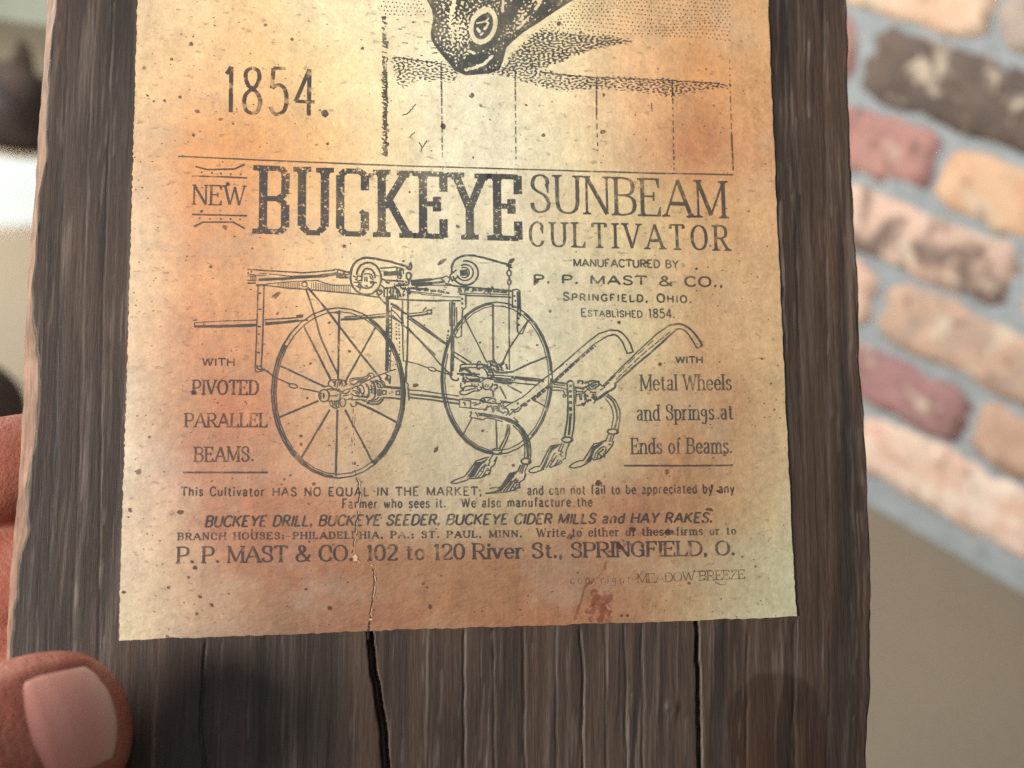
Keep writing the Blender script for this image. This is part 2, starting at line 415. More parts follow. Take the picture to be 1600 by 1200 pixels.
color_attr(bd, 'tone', np.concatenate([base.reshape(-1, 3), np.repeat(C((86, 70, 60))[None], m, 0)]))

# ------------------------------------------------------------------ the pasted print
TONE = [  # paper and stain colours by row, with the fall of light painted in
 (0, [(217,(222,192,150)),(300,(238,205,155)),(400,(240,200,145)),(500,(250,230,180)),(600,(250,235,190)),(750,(245,228,185)),(900,(240,215,165)),(1000,(228,185,135)),(1100,(222,172,118)),(1195,(220,175,125))]),
 (130,[(215,(235,200,150)),(300,(235,190,140)),(420,(238,192,132)),(550,(245,220,165)),(650,(250,235,195)),(750,(245,235,200)),(870,(245,225,180)),(980,(235,190,140)),(1100,(215,155,100)),(1200,(218,168,118))]),
 (230,[(212,(228,188,145)),(300,(217,154,98)),(400,(226,162,102)),(500,(235,185,125)),(600,(240,215,165)),(700,(240,230,195)),(800,(238,228,195)),(900,(235,215,170)),(1000,(215,170,125)),(1080,(192,132,90)),(1150,(205,150,105)),(1205,(208,158,112))]),
 (330,[(207,(235,200,160)),(300,(215,152,102)),(390,(216,158,108)),(500,(235,195,140)),(600,(235,210,165)),(700,(232,220,185)),(800,(228,215,180)),(900,(225,205,160)),(1000,(215,190,140)),(1100,(210,165,115)),(1210,(212,170,125))]),
 (430,[(204,(235,205,165)),(300,(218,160,115)),(400,(222,167,117)),(480,(235,195,145)),(600,(235,215,170)),(700,(228,218,185)),(850,(220,212,178)),(1000,(212,192,148)),(1100,(202,164,118)),(1216,(206,168,124))]),
 (530,[(200,(230,200,165)),(300,(207,148,108)),(400,(208,150,105)),(500,(226,182,136)),(600,(228,205,160)),(700,(222,212,177)),(850,(218,210,178)),(1000,(210,192,150)),(1100,(197,158,114)),(1220,(205,172,128))]),
 (630,[(197,(232,207,177)),(260,(206,162,127)),(350,(193,128,93)),(420,(202,143,104)),(550,(220,188,144)),(650,(216,198,160)),(800,(215,207,174)),(950,(206,192,154)),(1050,(188,154,114)),(1150,(183,144,104)),(1227,(196,168,128))]),
 (720,[(194,(232,212,185)),(300,(192,138,108)),(400,(196,142,108)),(500,(206,162,123)),(600,(207,182,143)),(700,(206,193,159)),(850,(206,192,158)),(950,(197,173,134)),(1050,(178,134,98)),(1150,(182,148,108)),(1232,(196,173,134))]),
 (800,[(191,(226,202,173)),(260,(216,182,152)),(330,(188,134,104)),(420,(187,128,93)),(520,(192,138,103)),(600,(201,167,128)),(700,(201,183,148)),(800,(196,173,134)),(900,(182,139,103)),(1000,(168,120,89)),(1100,(178,139,99)),(1200,(187,164,124)),(1237,(188,174,144))]),
 (880,[(189,(230,206,177)),(270,(216,182,152)),(350,(192,138,108)),(450,(182,123,92)),(550,(182,128,93)),(650,(182,133,98)),(750,(177,128,93)),(900,(168,119,88)),(1000,(178,133,98)),(1100,(183,154,118)),(1180,(188,174,139)),(1240,(193,188,154))]),
 (990,[(186,(232,212,180)),(300,(214,180,150)),(400,(194,150,120)),(480,(176,127,101)),(560,(186,128,97)),(700,(182,128,92)),(850,(177,123,88)),(950,(172,118,88)),(1030,(183,143,108)),(1100,(192,168,133)),(1180,(198,188,156)),(1243,(199,192,160))])]
TY = np.array([r[0] for r in TONE], float)
def tone(P):
    P = np.asarray(P, float); rows = []
    for y, l in TONE:
        xs = [a for a, _ in l]; c = np.array([s2l(b) for _, b in l])
        rows.append(np.stack([np.interp(P[:, 0], xs, c[:, i]) for i in range(3)], 1))
    R = np.stack(rows); y = np.clip(P[:, 1], TY[0], TY[-1] - 1e-3)
    i = np.clip(np.searchsorted(TY, y, side='right') - 1, 0, len(TY) - 2)
    t = ((y - TY[i]) / (TY[i + 1] - TY[i]))[:, None]; t = t * t * (3 - 2 * t)
    k = np.arange(len(P))
    return R[i, k] * (1 - t) + R[i + 1, k] * t
HP = 0.00024
pys = np.concatenate([np.arange(-140, 960, 4.0), np.linspace(960, 1000, 12)])
nr, nc = len(pys), 240
jl = walk(nr, 1.01, 1.3, 61) ; jr = walk(nr, 3, 0.9, 62)
pl = interp([(-150, 219.5), (0, 215), (200, 209), (400, 203.5), (600, 197.5), (800, 191), (1000, 185.5)], pys) + jl
pr = interp([(-150, 1194), (0, 1200), (200, 1208), (400, 1217), (600, 1226), (800, 1236), (1000, 1245)], pys) + jr
uu = np.linspace(0, 1, nc)
qx = pl[:, None] + (pr - pl)[:, None] * uu; qy = np.repeat(pys[:, None], nc, 1)
bot = 1000 - 37 * uu + walk(nc, 2, 1.0, 63) + walk(nc, 9, 1.4, 64)
qy = np.where(qy > 900, 900 + (qy - 900) * ((bot - 900) / 100.0)[None, :], qy)
PV = at_arr(np.stack([qx.ravel(), qy.ravel()], 1), HP)
fi = (np.arange(nr - 1)[:, None] * nc + np.arange(nc - 1)[None, :]).ravel()
pf = [tuple(f) for f in np.stack([fi + nc, fi + nc + 1, fi + 1, fi], 1).tolist()]
loop = [r * nc for r in range(nr)] + [(nr - 1) * nc + c for c in range(1, nc)] + [r * nc + nc - 1 for r in range(nr - 2, -1, -1)] + [c for c in range(nc - 2, 0, -1)]
sk = PV[loop].copy(); sk[:, 2] -= 0.00028; m = len(loop); n0 = len(PV)
for i in range(m): pf.append((loop[i], n0 + i, n0 + (i + 1) % m, loop[(i + 1) % m]))
def mat_paper():
    k = NT('aged_paper')
    a = k.attr('tone')
    m1 = k.noise(170, 6, 0.68, (1, 0.85, 1), dist=0.5)                # cloudy mottling
    m2 = k.noise(700, 5, 0.7)
    vs = k.noise(120, 4, 0.55, (1, 0.22, 1), dist=0.6)                      # streaks along the grain below
    fb = k.noise(1500, 3, 0.65, (0.6, 1.3, 1))                    # fibres
    sp = k.noise(1100, 3, 0.6, (0.6, 1.2, 1), (2, 1, 0))             # fine dirt
    v = k.math('ADD', k.rng(m1, 0.30, 0.70, 0.85, 1.13), k.rng(m2, 0.3, 0.7, -0.12, 0.12))
    v = k.math('ADD', v, k.rng(vs, 0.35, 0.75, -0.05, 0.09)); v = k.math('ADD', v, k.rng(fb, 0.3, 0.7, -0.06, 0.06))
    cc = k.n('ShaderNodeCombineColor')
    for i in range(3): k.l(v, cc.inputs[i])
    c = k.mix(1.0, a, cc.outputs[0], 'MULTIPLY')
    c = k.mix(k.rng(sp, 0.62, 0.69, 0, 0.5), c, rgba((120, 92, 72)))
    g = k.noise(80, 5, 0.66, loc=(4, 2, 0)); c = k.mix(k.rng(g, 0.52, 0.70, 0, 0.24), c, rgba((168, 166, 150)))
    k.l(c, k.b.inputs['Base Color']); k.set(Roughness=0.42, Specular_IOR_Level=0.5)
    k.l(k.rng(m2, 0.3, 0.7, 0.34, 0.50), k.b.inputs['Roughness'])
    h = k.math('ADD', k.math('MULTIPLY', vs, 0.9), k.math('MULTIPLY', fb, 0.35)); h = k.math('ADD', h, k.math('MULTIPLY', m2, 0.35))
    k.bump(h, 0.6, 0.00036)
    return k.m
paper = mesh_obj('paper_print', np.concatenate([PV, sk]), pf, mat_paper(), sign)
PQ = np.stack([qx.ravel(), qy.ravel()], 1)
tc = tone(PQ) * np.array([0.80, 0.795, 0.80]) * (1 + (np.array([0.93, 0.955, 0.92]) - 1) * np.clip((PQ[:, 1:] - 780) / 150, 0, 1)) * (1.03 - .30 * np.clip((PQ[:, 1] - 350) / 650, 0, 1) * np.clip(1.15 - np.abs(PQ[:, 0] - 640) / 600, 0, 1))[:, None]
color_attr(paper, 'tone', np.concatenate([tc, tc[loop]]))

# ------------------------------------------------------------------ printing: strokes become real ink shapes on the sheet
def catmull(P, n=5, closed=False):
    P = [np.array(p, float) for p in P]
    if len(P) < 3: return P
    out = []
    N = len(P); rngi = range(N if closed else N - 1)
    for i in rngi:
        if closed: p0, p1, p2, p3 = P[i - 1], P[i], P[(i + 1) % N], P[(i + 2) % N]
        else: p0 = P[i - 1] if i else 2 * P[0] - P[1]; p1 = P[i]; p2 = P[i + 1]; p3 = P[i + 2] if i + 2 < N else 2 * P[-1] - P[-2]
        for k in range(n):
            t = k / n
            out.append(0.5 * (2 * p1 + (p2 - p0) * t + (2 * p0 - 5 * p1 + 4 * p2 - p3) * t * t + (3 * p1 - p0 - 3 * p2 + p3) * t ** 3))
    out.append(P[0] if closed else P[-1])
    return out
def ribbon(polys, P, w):
    """stroke through pixel points P; w a number or one width per point"""
    P = [np.array(p, float) for p in P]
    Q = [P[0]]; W = [w if np.isscalar(w) else w[0]]
    for i in range(1, len(P)):
        if np.linalg.norm(P[i] - Q[-1]) > 0.05: Q.append(P[i]); W.append(w if np.isscalar(w) else w[i])
    if len(Q) < 2: return
    Q = np.array(Q); W = np.array(W) * 0.5
    T = np.zeros_like(Q); T[1:] += (Q[1:] - Q[:-1]) / np.linalg.norm(Q[1:] - Q[:-1], axis=1)[:, None]
    T[:-1] += (Q[1:] - Q[:-1]) / np.linalg.norm(Q[1:] - Q[:-1], axis=1)[:, None]
    T /= np.maximum(np.linalg.norm(T, axis=1), 1e-6)[:, None]
    Nn = np.stack([-T[:, 1], T[:, 0]], 1)
    for i in range(len(Q) - 1):
        d = (Q[i + 1] - Q[i]); L_ = np.linalg.norm(d); d = d / L_; n_ = np.array([-d[1], d[0]])
        if abs(np.dot(T[i], d)) > 0.75 : a, b = Q[i] + Nn[i] * W[i], Q[i] - Nn[i] * W[i]
        else: a, b = Q[i] + n_ * W[i], Q[i] - n_ * W[i]
        if abs(np.dot(T[i + 1], d)) > 0.75: c, e = Q[i + 1] - Nn[i + 1] * W[i + 1], Q[i + 1] + Nn[i + 1] * W[i + 1]
        else: c, e = Q[i + 1] - n_ * W[i + 1], Q[i + 1] + n_ * W[i + 1]
        polys.append([a, b, c, e])
    for i in range(1, len(Q) - 1):
        d0 = Q[i] - Q[i - 1]; d1_ = Q[i + 1] - Q[i]
        if np.dot(d0, d1_) < 0.85 * np.linalg.norm(d0) * np.linalg.norm(d1_):
            polys.append([Q[i] + W[i] * np.array([math.cos(t), math.sin(t)]) for t in np.arange(7) * 2 * math.pi / 7 + 0.2])
def disc(polys, x, y, rx, ry=None, rot=0.0, n=9, rag=0.0):
    ry = ry or rx; c, s = math.cos(rot), math.sin(rot); o = []
    for i in range(n):
        t = 2 * math.pi * i / n; k = 1 + rag * (random.random() - 0.5)
        u, v = rx * k * math.cos(t), ry * k * math.sin(t); o.append(np.array([x + u * c - v * s, y + u * s + v * c]))
    polys.append(o)
def area2(a, b, c): return (b[0] - a[0]) * (c[1] - a[1]) - (c[0] - a[0]) * (b[1] - a[1])
def hull(p):
    p = sorted((tuple(map(float, q)) for q in p)); lo, up = [], []
    for q in p:
        while len(lo) > 1 and area2(lo[-2], lo[-1], q) <= 0: lo.pop()
        lo.append(q)
    for q in reversed(p):
        while len(up) > 1 and area2(up[-2], up[-1], q) <= 0: up.pop()
        up.append(q)
    return [np.array(q) for q in lo[:-1] + up[:-1]]
def union(polys):
    vs, fs = [], []
    for p in polys:
        p = [np.asarray(q, float) for q in p]
        if len(p) == 4 and not (area2(p[0], p[1], p[2]) * area2(p[0], p[2], p[3]) > 0 and area2(p[1], p[2], p[3]) * area2(p[1], p[3], p[0]) > 0):
            p = hull(p)                                     # a crossed quad becomes its outline
        if sum(p[i][0] * p[(i + 1) % len(p)][1] - p[(i + 1) % len(p)][0] * p[i][1] for i in range(len(p))) < 0: p = p[::-1]
        if len(p) < 3: continue
        b = len(vs); vs += [Vector((float(q[0]), float(q[1]))) for q in p]; fs.append(list(range(b, b + len(p))))
    r = delaunay_2d_cdt(vs, [], fs, 1, 1e-4)
    return [(v.x, v.y) for v in r[0]], [f for f, o in zip(r[2], r[5]) if o]
class Ink:
    def __init__(self): self.V = []; self.F = []; self.Z = []; self.pend = []
    def flush(self):
        """merge overlapping strokes tile by tile; neighbouring tiles lie a few microns apart"""
        tiles = {}
        for p in self.pend:
            c = sum(q[0] for q in p) / len(p), sum(q[1] for q in p) / len(p)
            tiles.setdefault((int(c[0] // 45), int(c[1] // 45)), []).append(p)
        for (i, j), ps in tiles.items():
            v, f = union(ps); self.raw(v, f, ((i % 2) * 2 + j % 2) * 3e-6)
        self.pend = []
    def raw(self, v, f, z=0.0):
        b = len(self.V); self.V += v; self.Z += [z] * len(v); self.F += [[i + b for i in q] for q in f]
    def build(self, name, mat, h, parent):
        self.flush()
        P = at_arr(np.array(self.V), HP + h + np.array(self.Z))
        area = 0.0; F = []
        for f in self.F:
            s = sum(self.V[f[i]][0] * self.V[f[(i + 1) % len(f)]][1] - self.V[f[(i + 1) % len(f)]][0] * self.V[f[i]][1] for i in range(len(f)))
            if abs(s) > 1e-6: F.append(f[::-1] if s > 0 else f)
        return mesh_obj(name, P, F, mat, parent)
def mat_ink(name, col, solid=0.9, wear=0.25, scale=700, a=0.55, b=0.68, rough=0.5):  # wear and fading thin the ink; print also lightened for milky haze
    k = NT(name); n = k.noise(scale, 3, 0.6); n2 = k.noise(160, 3, 0.5, loc=(1, 7, 0))
    k.set(Roughness=rough); k.b.inputs['Base Color'].default_value = rgba(col)
    f = k.math('SUBTRACT', solid, k.math('MULTIPLY', k.rng(n, a, b), wear))
    f = k.math('SUBTRACT', f, k.rng(n2, 0.40, 0.75, 0, 0.34))
    tr = k.n('ShaderNodeBsdfTransparent'); mx = k.n('ShaderNodeMixShader')
    k.l(f, mx.inputs[0]); k.l(tr.outputs[0], mx.inputs[1]); k.l(k.b.outputs[0], mx.inputs[2]); k.l(mx.outputs[0], k.o.inputs['Surface'])
    return k.m

# glyph strokes on a unit cap height; ! puts a foot serif, | a standing serif, ~ a smooth stroke
GL = {
'A': (.80, "0,0! .39,1; .39,1 .80,0!; .14,.34 .66,.34"),
'B': (.66, "0.06,0! 0.06,1!; ~0.06,1 .32,1 .53,.93 .59,.76 .53,.59 .32,.53 .06,.53; ~.06,.53 .34,.53 .57,.45 .64,.27 .57,.08 .34,0 .06,0"),
'C': (.70, "~.66,.76| .60,.92 .48,.99 .34,1 .16,.90 .05,.70 .03,.5 .05,.3 .16,.1 .34,0 .48,.01 .60,.08 .67,.24"),
'D': (.72, "0.06,0! 0.06,1!; ~.06,1 .30,1 .54,.91 .67,.70 .69,.5 .67,.3 .54,.09 .30,0 .06,0"),
'E': (.62, "0.06,0! 0.06,1!; 0,1 .57,1|; .06,.52 .42,.52:; 0,0 .60,0|"),
'F': (.58, "0.06,0! 0.06,1!; 0,1 .56,1|; .06,.52 .40,.52:"),
'G': (.76, "~.66,.76| .60,.92 .48,.99 .34,1 .16,.90 .05,.70 .03,.5 .05,.3 .16,.1 .34,0 .50,.02 .66,.14; .66,0 .66,.42; .44,.42 .74,.42"),
'H': (.76, "0.06,0! 0.06,1!; .70,0! .70,1!; .06,.52 .70,.52"),
'I': (.16, ".08,0! .08,1!"),
'K': (.74, "0.06,0! 0.06,1!; .66,1! .06,.42; .24,.58 .70,0!"),
'L': (.58, "0.06,0! 0.06,1!; 0,0 .57,0|"),
'M': (.92, "0.06,0! 0.06,1!; .06,1 .46,.05; .46,.05 .86,1; .86,0! .86,1!"),
'N': (.76, "0.06,0! 0.06,1!; .06,1 .70,0; .70,0 .70,1!"),
'O': (.78, "~.39,1 .18,.92 .06,.72 .03,.5 .06,.28 .18,.08 .39,0 .60,.08 .72,.28 .75,.5 .72,.72 .60,.92 .39,1"),
'P': (.64, "0.06,0! 0.06,1!; ~.06,1 .34,1 .55,.92 .61,.73 .55,.53 .34,.46 .06,.46"),
'Q': (.80, "~.39,1 .18,.92 .06,.72 .03,.5 .06,.28 .18,.08 .39,0 .60,.08 .72,.28 .75,.5 .72,.72 .60,.92 .39,1; .48,.22 .78,-.06"),
'R': (.70, "0.06,0! 0.06,1!; ~.06,1 .34,1 .54,.92 .60,.74 .54,.56 .34,.49 .06,.49; .34,.49 .68,0!"),
'S': (.62, "~.55,.76| .52,.90 .42,.98 .30,1 .14,.94 .07,.77 .13,.62 .30,.53 .47,.43 .57,.27 .52,.08 .32,0 .18,.02 .09,.10 .05,.25"),
'T': (.70, ".35,0! .35,1; 0,1 .70,1; 0.015,1 0.015,.84; .685,1 .685,.84"),
'U': (.76, "~.06,1! .06,.6 .07,.25 .16,.06 .38,0 .60,.06 .69,.25 .70,.6 .70,1!"),
'V': (.76, "0.02,1! .38,0; .38,0 .74,1!"),
'W': (1.08, "0.02,1! .29,0; .29,0 .54,.95; .54,.95 .79,0; .79,0 1.06,1!"),
'Y': (.74, "0.02,1! .37,.46; .72,1! .37,.46; .37,.46 .37,0!"),
'Z': (.64, ".04,1 .60,1; .60,1 .04,0; .04,0 .62,0"),
'0': (.60, "~.30,1 .13,.9 .05,.68 .04,.5 .05,.32 .13,.1 .30,0 .47,.1 .55,.32 .56,.5 .55,.68 .47,.9 .30,1"),
'1': (.34, ".05,.84 .20,1; .20,1 .20,0!"),
'2': (.58, "~.06,.74 .10,.91 .28,1 .47,.92 .53,.74 .44,.50 .20,.22 .04,0; .04,0 .55,0; .55,0 .56,.14"),
'4': (.62, ".44,0! .44,1; .44,1 .02,.30; .02,.30 .61,.30"),
'5': (.58, ".12,1 .52,1; .12,1 .09,.56; ~.09,.56 .28,.64 .47,.57 .54,.34 .48,.1 .28,0 .12,.04 .05,.16"),
'8': (.60, "~.30,1 .12,.92 .09,.76 .18,.60 .30,.54 .48,.42 .55,.25 .48,.06 .30,0 .12,.06 .05,.25 .12,.42 .30,.54 .42,.60 .51,.76 .48,.92 .30,1"),
'.': (.18, "@.09,.07,.085"), ',': (.18, "@.09,.07,.085; .12,.05 .04,-.14"), ':': (.2, "@.1,.10,.085; @.1,.52,.085"), ';': (.2, "@.1,.52,.085; @.1,.08,.085; .13,.06 .05,-.14"),
'-': (.55, "0,.36 .55,.36"), '*': (.3, "@.15,.45,.07"),
'&': (.86, "~.82,.42 .70,.20 .50,.03 .28,0 .10,.08 .06,.24 .14,.40 .34,.54 .50,.70 .52,.86 .40,.99 .26,.96 .20,.82 .28,.64 .48,.36 .70,.08 .84,.0"),
'a': (.56, "~.08,.54 .16,.65 .28,.68 .40,.64 .44,.50 .44,.10 .48,.02 .54,.02; ~.44,.40 .24,.36 .10,.28 .07,.14 .16,.02 .28,.02 .44,.14"),
'b': (.58, ".08,1! .08,0; ~.08,.50 .20,.65 .32,.67 .48,.56 .53,.34 .48,.12 .32,.0 .20,.02 .08,.16"),
'c': (.52, "~.48,.52 .40,.64 .29,.67 .13,.57 .06,.34 .13,.10 .29,0 .40,.03 .50,.16"),
'd': (.60, ".52,1! .52,0!; ~.52,.50 .40,.65 .28,.67 .12,.56 .06,.34 .12,.12 .28,.0 .40,.02 .52,.16"),
'e': (.54, "~.07,.37 .50,.37 .48,.54 .40,.64 .28,.67 .13,.57 .06,.34 .13,.10 .29,0 .42,.04 .50,.16"),
'f': (.36, "~.36,.92 .30,1 .21,.97 .16,.84 .16,.60; .16,.62 .16,0!; .02,.64 .32,.64"),
'g': (.56, "~.46,.60 .36,.67 .24,.67 .10,.58 .07,.42 .14,.28 .26,.24 .40,.30 .45,.44 .40,.60; ~.46,.64 .47,.20 .46,-.08 .36,-.24 .22,-.26 .08,-.16"),
'h': (.60, ".08,1! .08,0!; ~.08,.46 .22,.63 .36,.67 .48,.60 .52,.44 .52,.2; .52,.3 .52,0!"),
'i': (.18, ".09,.66! .09,0!; @.09,.90,.075"),
'l': (.18, ".09,1! .09,0!"),
'm': (.92, ".08,.66! .08,0!; ~.08,.46 .20,.63 .32,.67 .42,.60 .46,.44 .46,.2; .46,.3 .46,0!; ~.46,.46 .58,.63 .70,.67 .80,.60 .84,.44 .84,.2; .84,.3 .84,0!"),
'n': (.60, ".08,.66! .08,0!; ~.08,.46 .22,.63 .36,.67 .48,.60 .52,.44 .52,.2; .52,.3 .52,0!"),
'o': (.58, "~.29,.67 .13,.57 .06,.34 .13,.10 .29,0 .45,.10 .52,.34 .45,.57 .29,.67"),
'p': (.58, ".08,.66! .08,-.28!; ~.08,.50 .20,.65 .32,.67 .48,.56 .53,.34 .48,.12 .32,.0 .20,.02 .08,.16"),
'r': (.44, ".08,.66! .08,0!; ~.08,.42 .18,.60 .30,.67 .42,.62"),
's': (.48, "~.42,.52 .36,.64 .24,.67 .12,.62 .08,.50 .15,.40 .26,.35 .38,.28 .43,.17 .36,.03 .24,0 .12,.03 .06,.15"),
't': (.38, "~.17,.88 .17,.5 .17,.16 .22,.03 .30,.01 .38,.06; .02,.65 .35,.65"),
'u': (.60, "~.08,.66! .08,.3 .11,.10 .22,.01 .36,.04 .50,.20; .50,.66! .50,0!"),
'v': (.54, ".03,.66! .27,0; .27,0 .51,.66!"),
'w': (.80, ".03,.66! .22,0; .22,0 .40,.62; .40,.62 .58,0; .58,0 .77,.66!"),
'y': (.54, ".03,.66! .28,.02; ~.51,.66! .28,.02 .18,-.20 .06,-.26"),
' ': (.42, ""),
}
HEAVY = {   # the big display letters, chamfered and barbed
'B': (.56, "0.16,0! 0.16,1!; .0,1 .42,1; .42,1 .50,.93; .50,.93 .50,.60; .50,.60 .40,.53; .16,.52 .42,.52; .40,.51 .50,.43; .50,.43 .50,.07; .50,.07 .42,0; 0,0 .42,0"),
'U': (.58, "0.13,1! .13,.10; .13,.10 .22,.02; .20,0 .42,0; .40,.02 .49,.10; .49,.10 .49,1!"),
'C': (.52, ".46,.70 .46,.94; .46,.94 .38,1; .16,1 .40,1; .16,1 .08,.93; .08,.93 .08,.07; .08,.07 .16,0; .16,0 .40,0; .40,0 .46,.06; .46,.06 .46,.36; .46,.36 .40,.31"),
'K': (.66, "0.16,0! .16,1!; .52,1! .20,.44; .27,.56 .56,0!"),
'E': (.54, "0.16,0! 0.16,1!; .0,1 .48,1; .48,1.02 .48,.72; .16,.52 .38,.52; .38,.64 .38,.40; .0,0 .48,0; .48,-.02 .48,.28"),
'Y': (.60, "0.10,1! .31,.46; .52,1! .31,.46; .31,.52 .31,0!"),
}
def lean(x): return -0.03 + (x - 200) / 1020.0 * 0.075
def text(ink, s, x0, x1, b0, b1, t0, t1, thick, thin=None, serif=0.0, space=0.14, slant=0.0, small=None, font=GL, mids=None, wob=0.25, wordsp=1.0):
    """set s between x0..x1 with baseline b0->b1 and cap line t0->t1 (survey pixels)"""
    thin = thin or thick
    items, x = list(s), 0.0
    adv = []; scale = 1.0
    i = 0
    while i < len(items):
        ch = items[i]
        if ch == '{': scale = small; i += 1; continue
        if ch == '}': scale = 1.0; i += 1; continue
        g = font.get(ch) or GL[ch]
        adv.append((ch, x, scale, g)); x += g[0] * scale * (wordsp if ch == ' ' else 1.0) + space; i += 1
    total = x - space
    for ch, gx, sc, g in adv:
        polys = []
        def tr(u, v):
            t = (gx + u * sc) / total; X = x0 + (x1 - x0) * t
            bl = b0 + (b1 - b0) * t; tp = t0 + (t1 - t0) * t
            if mids is not None: k = 4 * t * (1 - t) * mids; bl += k; tp += k
            hgt = bl - tp
            return np.array([X - lean(X) * v * sc * hgt + slant * v * sc * hgt, bl - v * sc * hgt])
        hh = (b0 - t0)
        for st in g[1].split(';'):
            st = st.strip()
            if not st: continue
            if st[0] == '@':
                a, b, r = map(float, st[1:].split(',')); c = tr(a, b); disc(polys, c[0], c[1], max(r * hh * 0.95, thick * 0.62), rag=0.25); continue
            sm = st[0] == '~'; toks = st.lstrip('~').split(); P = []; fl = []
            for tk in toks:
                f_ = ''
                if tk[-1] in '!|:': f_ = tk[-1]; tk = tk[:-1]
                a, b = map(float, tk.split(',')); P.append((a, b)); fl.append(f_)
            pts = [tr(a, b) for a, b in P]
            if sm: pts = catmull(pts, 3)
            pts = [p + np.array([random.gauss(0, wob * 0.35), random.gauss(0, wob * 0.35)]) for p in pts]
            n_ = len(pts); W = []
            for q in range(n_):
                d = pts[min(q + 1, n_ - 1)] - pts[max(q - 1, 0)]; L_ = np.linalg.norm(d) + 1e-6
                vert = abs(d[1]) / L_
                ww = thin + (thick - thin) * vert ** 2
                # thin upstrokes of the broad diagonals
                if ch in 'AVMNWY' and not sm and thick > thin and font is GL:
                    rising = (d[0] * d[1]) < 0
                    if ch in 'NM' and abs(d[0]) < 0.25 * L_: ww = thin * 1.15 if ch == 'N' or P[0][0] < .4 else thick
                    elif rising: ww = thin * 1.1
                    else: ww = thick
                W.append(ww * sc ** 0.5)
            ribbon(polys, pts, W)
            if serif:
                for e, f_ in ((0, fl[0]), (-1, fl[-1])):
                    if not f_: continue
                    p = pts[e]; w_ = W[e]
                    if f_ == '!':
                        hl = serif * hh * sc * 0.5 + w_ * 0.5
                        ribbon(polys, [p + np.array([-hl, 0]), p + np.array([hl, 0])], thin * 0.95)
                        sgn_ = -1 if P[e][1] < 0.5 else 1
                        polys.append([p + np.array([-hl * .75, 0]), p + np.array([hl * .75, 0]), p + np.array([w_ * .5, sgn_ * hl * .55]), p + np.array([-w_ * .5, sgn_ * hl * .55])])
                    elif f_ == '|':
                        sg = 1 if P[e][1] > 0.5 else -1; ln = 0.24 * hh * sc
                        polys.append([p + np.array([-thin * 1.6, 0]), p + np.array([thin * .5, -sg * thin * .5]), p + np.array([thin * .5, sg * ln]), p + np.array([-thin * .1, sg * ln])])
                    else:
                        ribbon(polys, [p + np.array([0, -.12 * hh * sc]), p + np.array([0, .12 * hh * sc])], thin * .9)
        if polys: 
            v, f = union(polys); ink.raw(v, f)
def line(ink, pts, w, wob=0.0):
    P = catmull(pts, 6) if len(pts) > 2 else [np.array(pts[0], float) + (np.array(pts[1], float) - np.array(pts[0], float)) * t for t in np.linspace(0, 1, 12)]
    if wob: P = [p + np.array([random.gauss(0, wob), random.gauss(0, wob)]) for p in P]
    W = [w * (1 + random.uniform(-.12, .12)) for _ in P]
    ribbon(ink.pend, P, W)

# ---- lettering
date = Ink()
text(date, "1854.", 350, 512, 175, 182, 104, 109, 6.6, 5.4, 0.0, space=.22, wob=0.45)
dt = date.build('date_lettering', mat_ink('faded_ink', (62, 52, 46), .84, .5, 620, .50, .60), 0.00003, paper)

big = Ink()
bx = [(394, 451, 'B'), (458, 516, 'U'), (523, 576, 'C'), (580, 647, 'K'), (645, 699, 'E'), (702, 764, 'Y'), (761, 816, 'E')]
for xa, xb, ch in bx:
    f_ = lambda x, a, b: a + (b - a) * (x - 398) / 420.0
    text(big, ch, xa, xb, f_(xa, 361, 373), f_(xb, 361, 373), f_(xa, 262, 277), f_(xb, 262, 277), 13.0, 8.2, 0.15, font=HEAVY, wob=0.25)
bigm = mat_ink('speckled_black_ink', (58, 60, 60), .86, .72, 2100, .585, .645)
big.build('display_lettering', bigm, 0.00003, paper)

head = Ink()
text(head, "NEW", 301, 382, 319, 321, 289, 291, 3.8, 2.2, .14, space=.16)
text(head, "SUNBEAM", 829, 1134, 331, 340, 273, 284, 6.2, 3.0, .16, space=.17, wob=.4)
text(head, "CULTIVATOR", 828, 1138, 384, 391, 347, 353, 4.8, 2.6, .20, space=.40, wob=.4)
for pts, w in (([(305, 260), (324, 265), (366, 264), (382, 257)], 2.8), ([(300, 275), (342, 276), (386, 278)], 2.6), ([(300, 335), (342, 336), (386, 337)], 2.6), ([(303, 354), (317, 347), (364, 347), (382, 357)], 2.8)):
    P = pts if len(pts) == 4 else pts
    ribbon(head.pend, P, w)
for x, y in ((315, 269), (331, 270), (345, 271), (360, 272), (376, 272), (312, 341), (328, 342), (345, 342), (360, 342), (375, 343)): disc(head.pend, x, y, 1.7, rag=.4)
line(head, [(278, 244), (430, 251), (600, 258), (800, 264), (1000, 270), (1146, 273)], 2.3, .15)
head.build('heading_lettering', mat_ink('heading_ink', (62, 62, 60), .82, .35, 900, .55, .66), 0.00003, paper)

side = Ink()
text(side, "WITH", 316, 366, 571, 572, 559.5, 560.5, 2.4, wob=.4, space=.2)
text(side, "PIVOTED", 301, 403, 616, 616.5, 594, 594.5, 3.6, 2.2, .16, space=.17, wob=.4)
text(side, "PARALLEL", 289, 417, 667, 667, 646, 646, 3.6, 2.2, .16, space=.17, wob=.4)
text(side, "BEAMS.", 304, 396, 721, 720.5, 699, 698, 3.6, 2.2, .16, space=.17, wob=.4)
line(side, [(286, 738), (350, 738.3), (418, 738)], 3.2, .15)
side.build('side_lettering', mat_ink('faint_ink', (70, 52, 44), .74, .3, 700, .52, .64), 0.00003, paper)

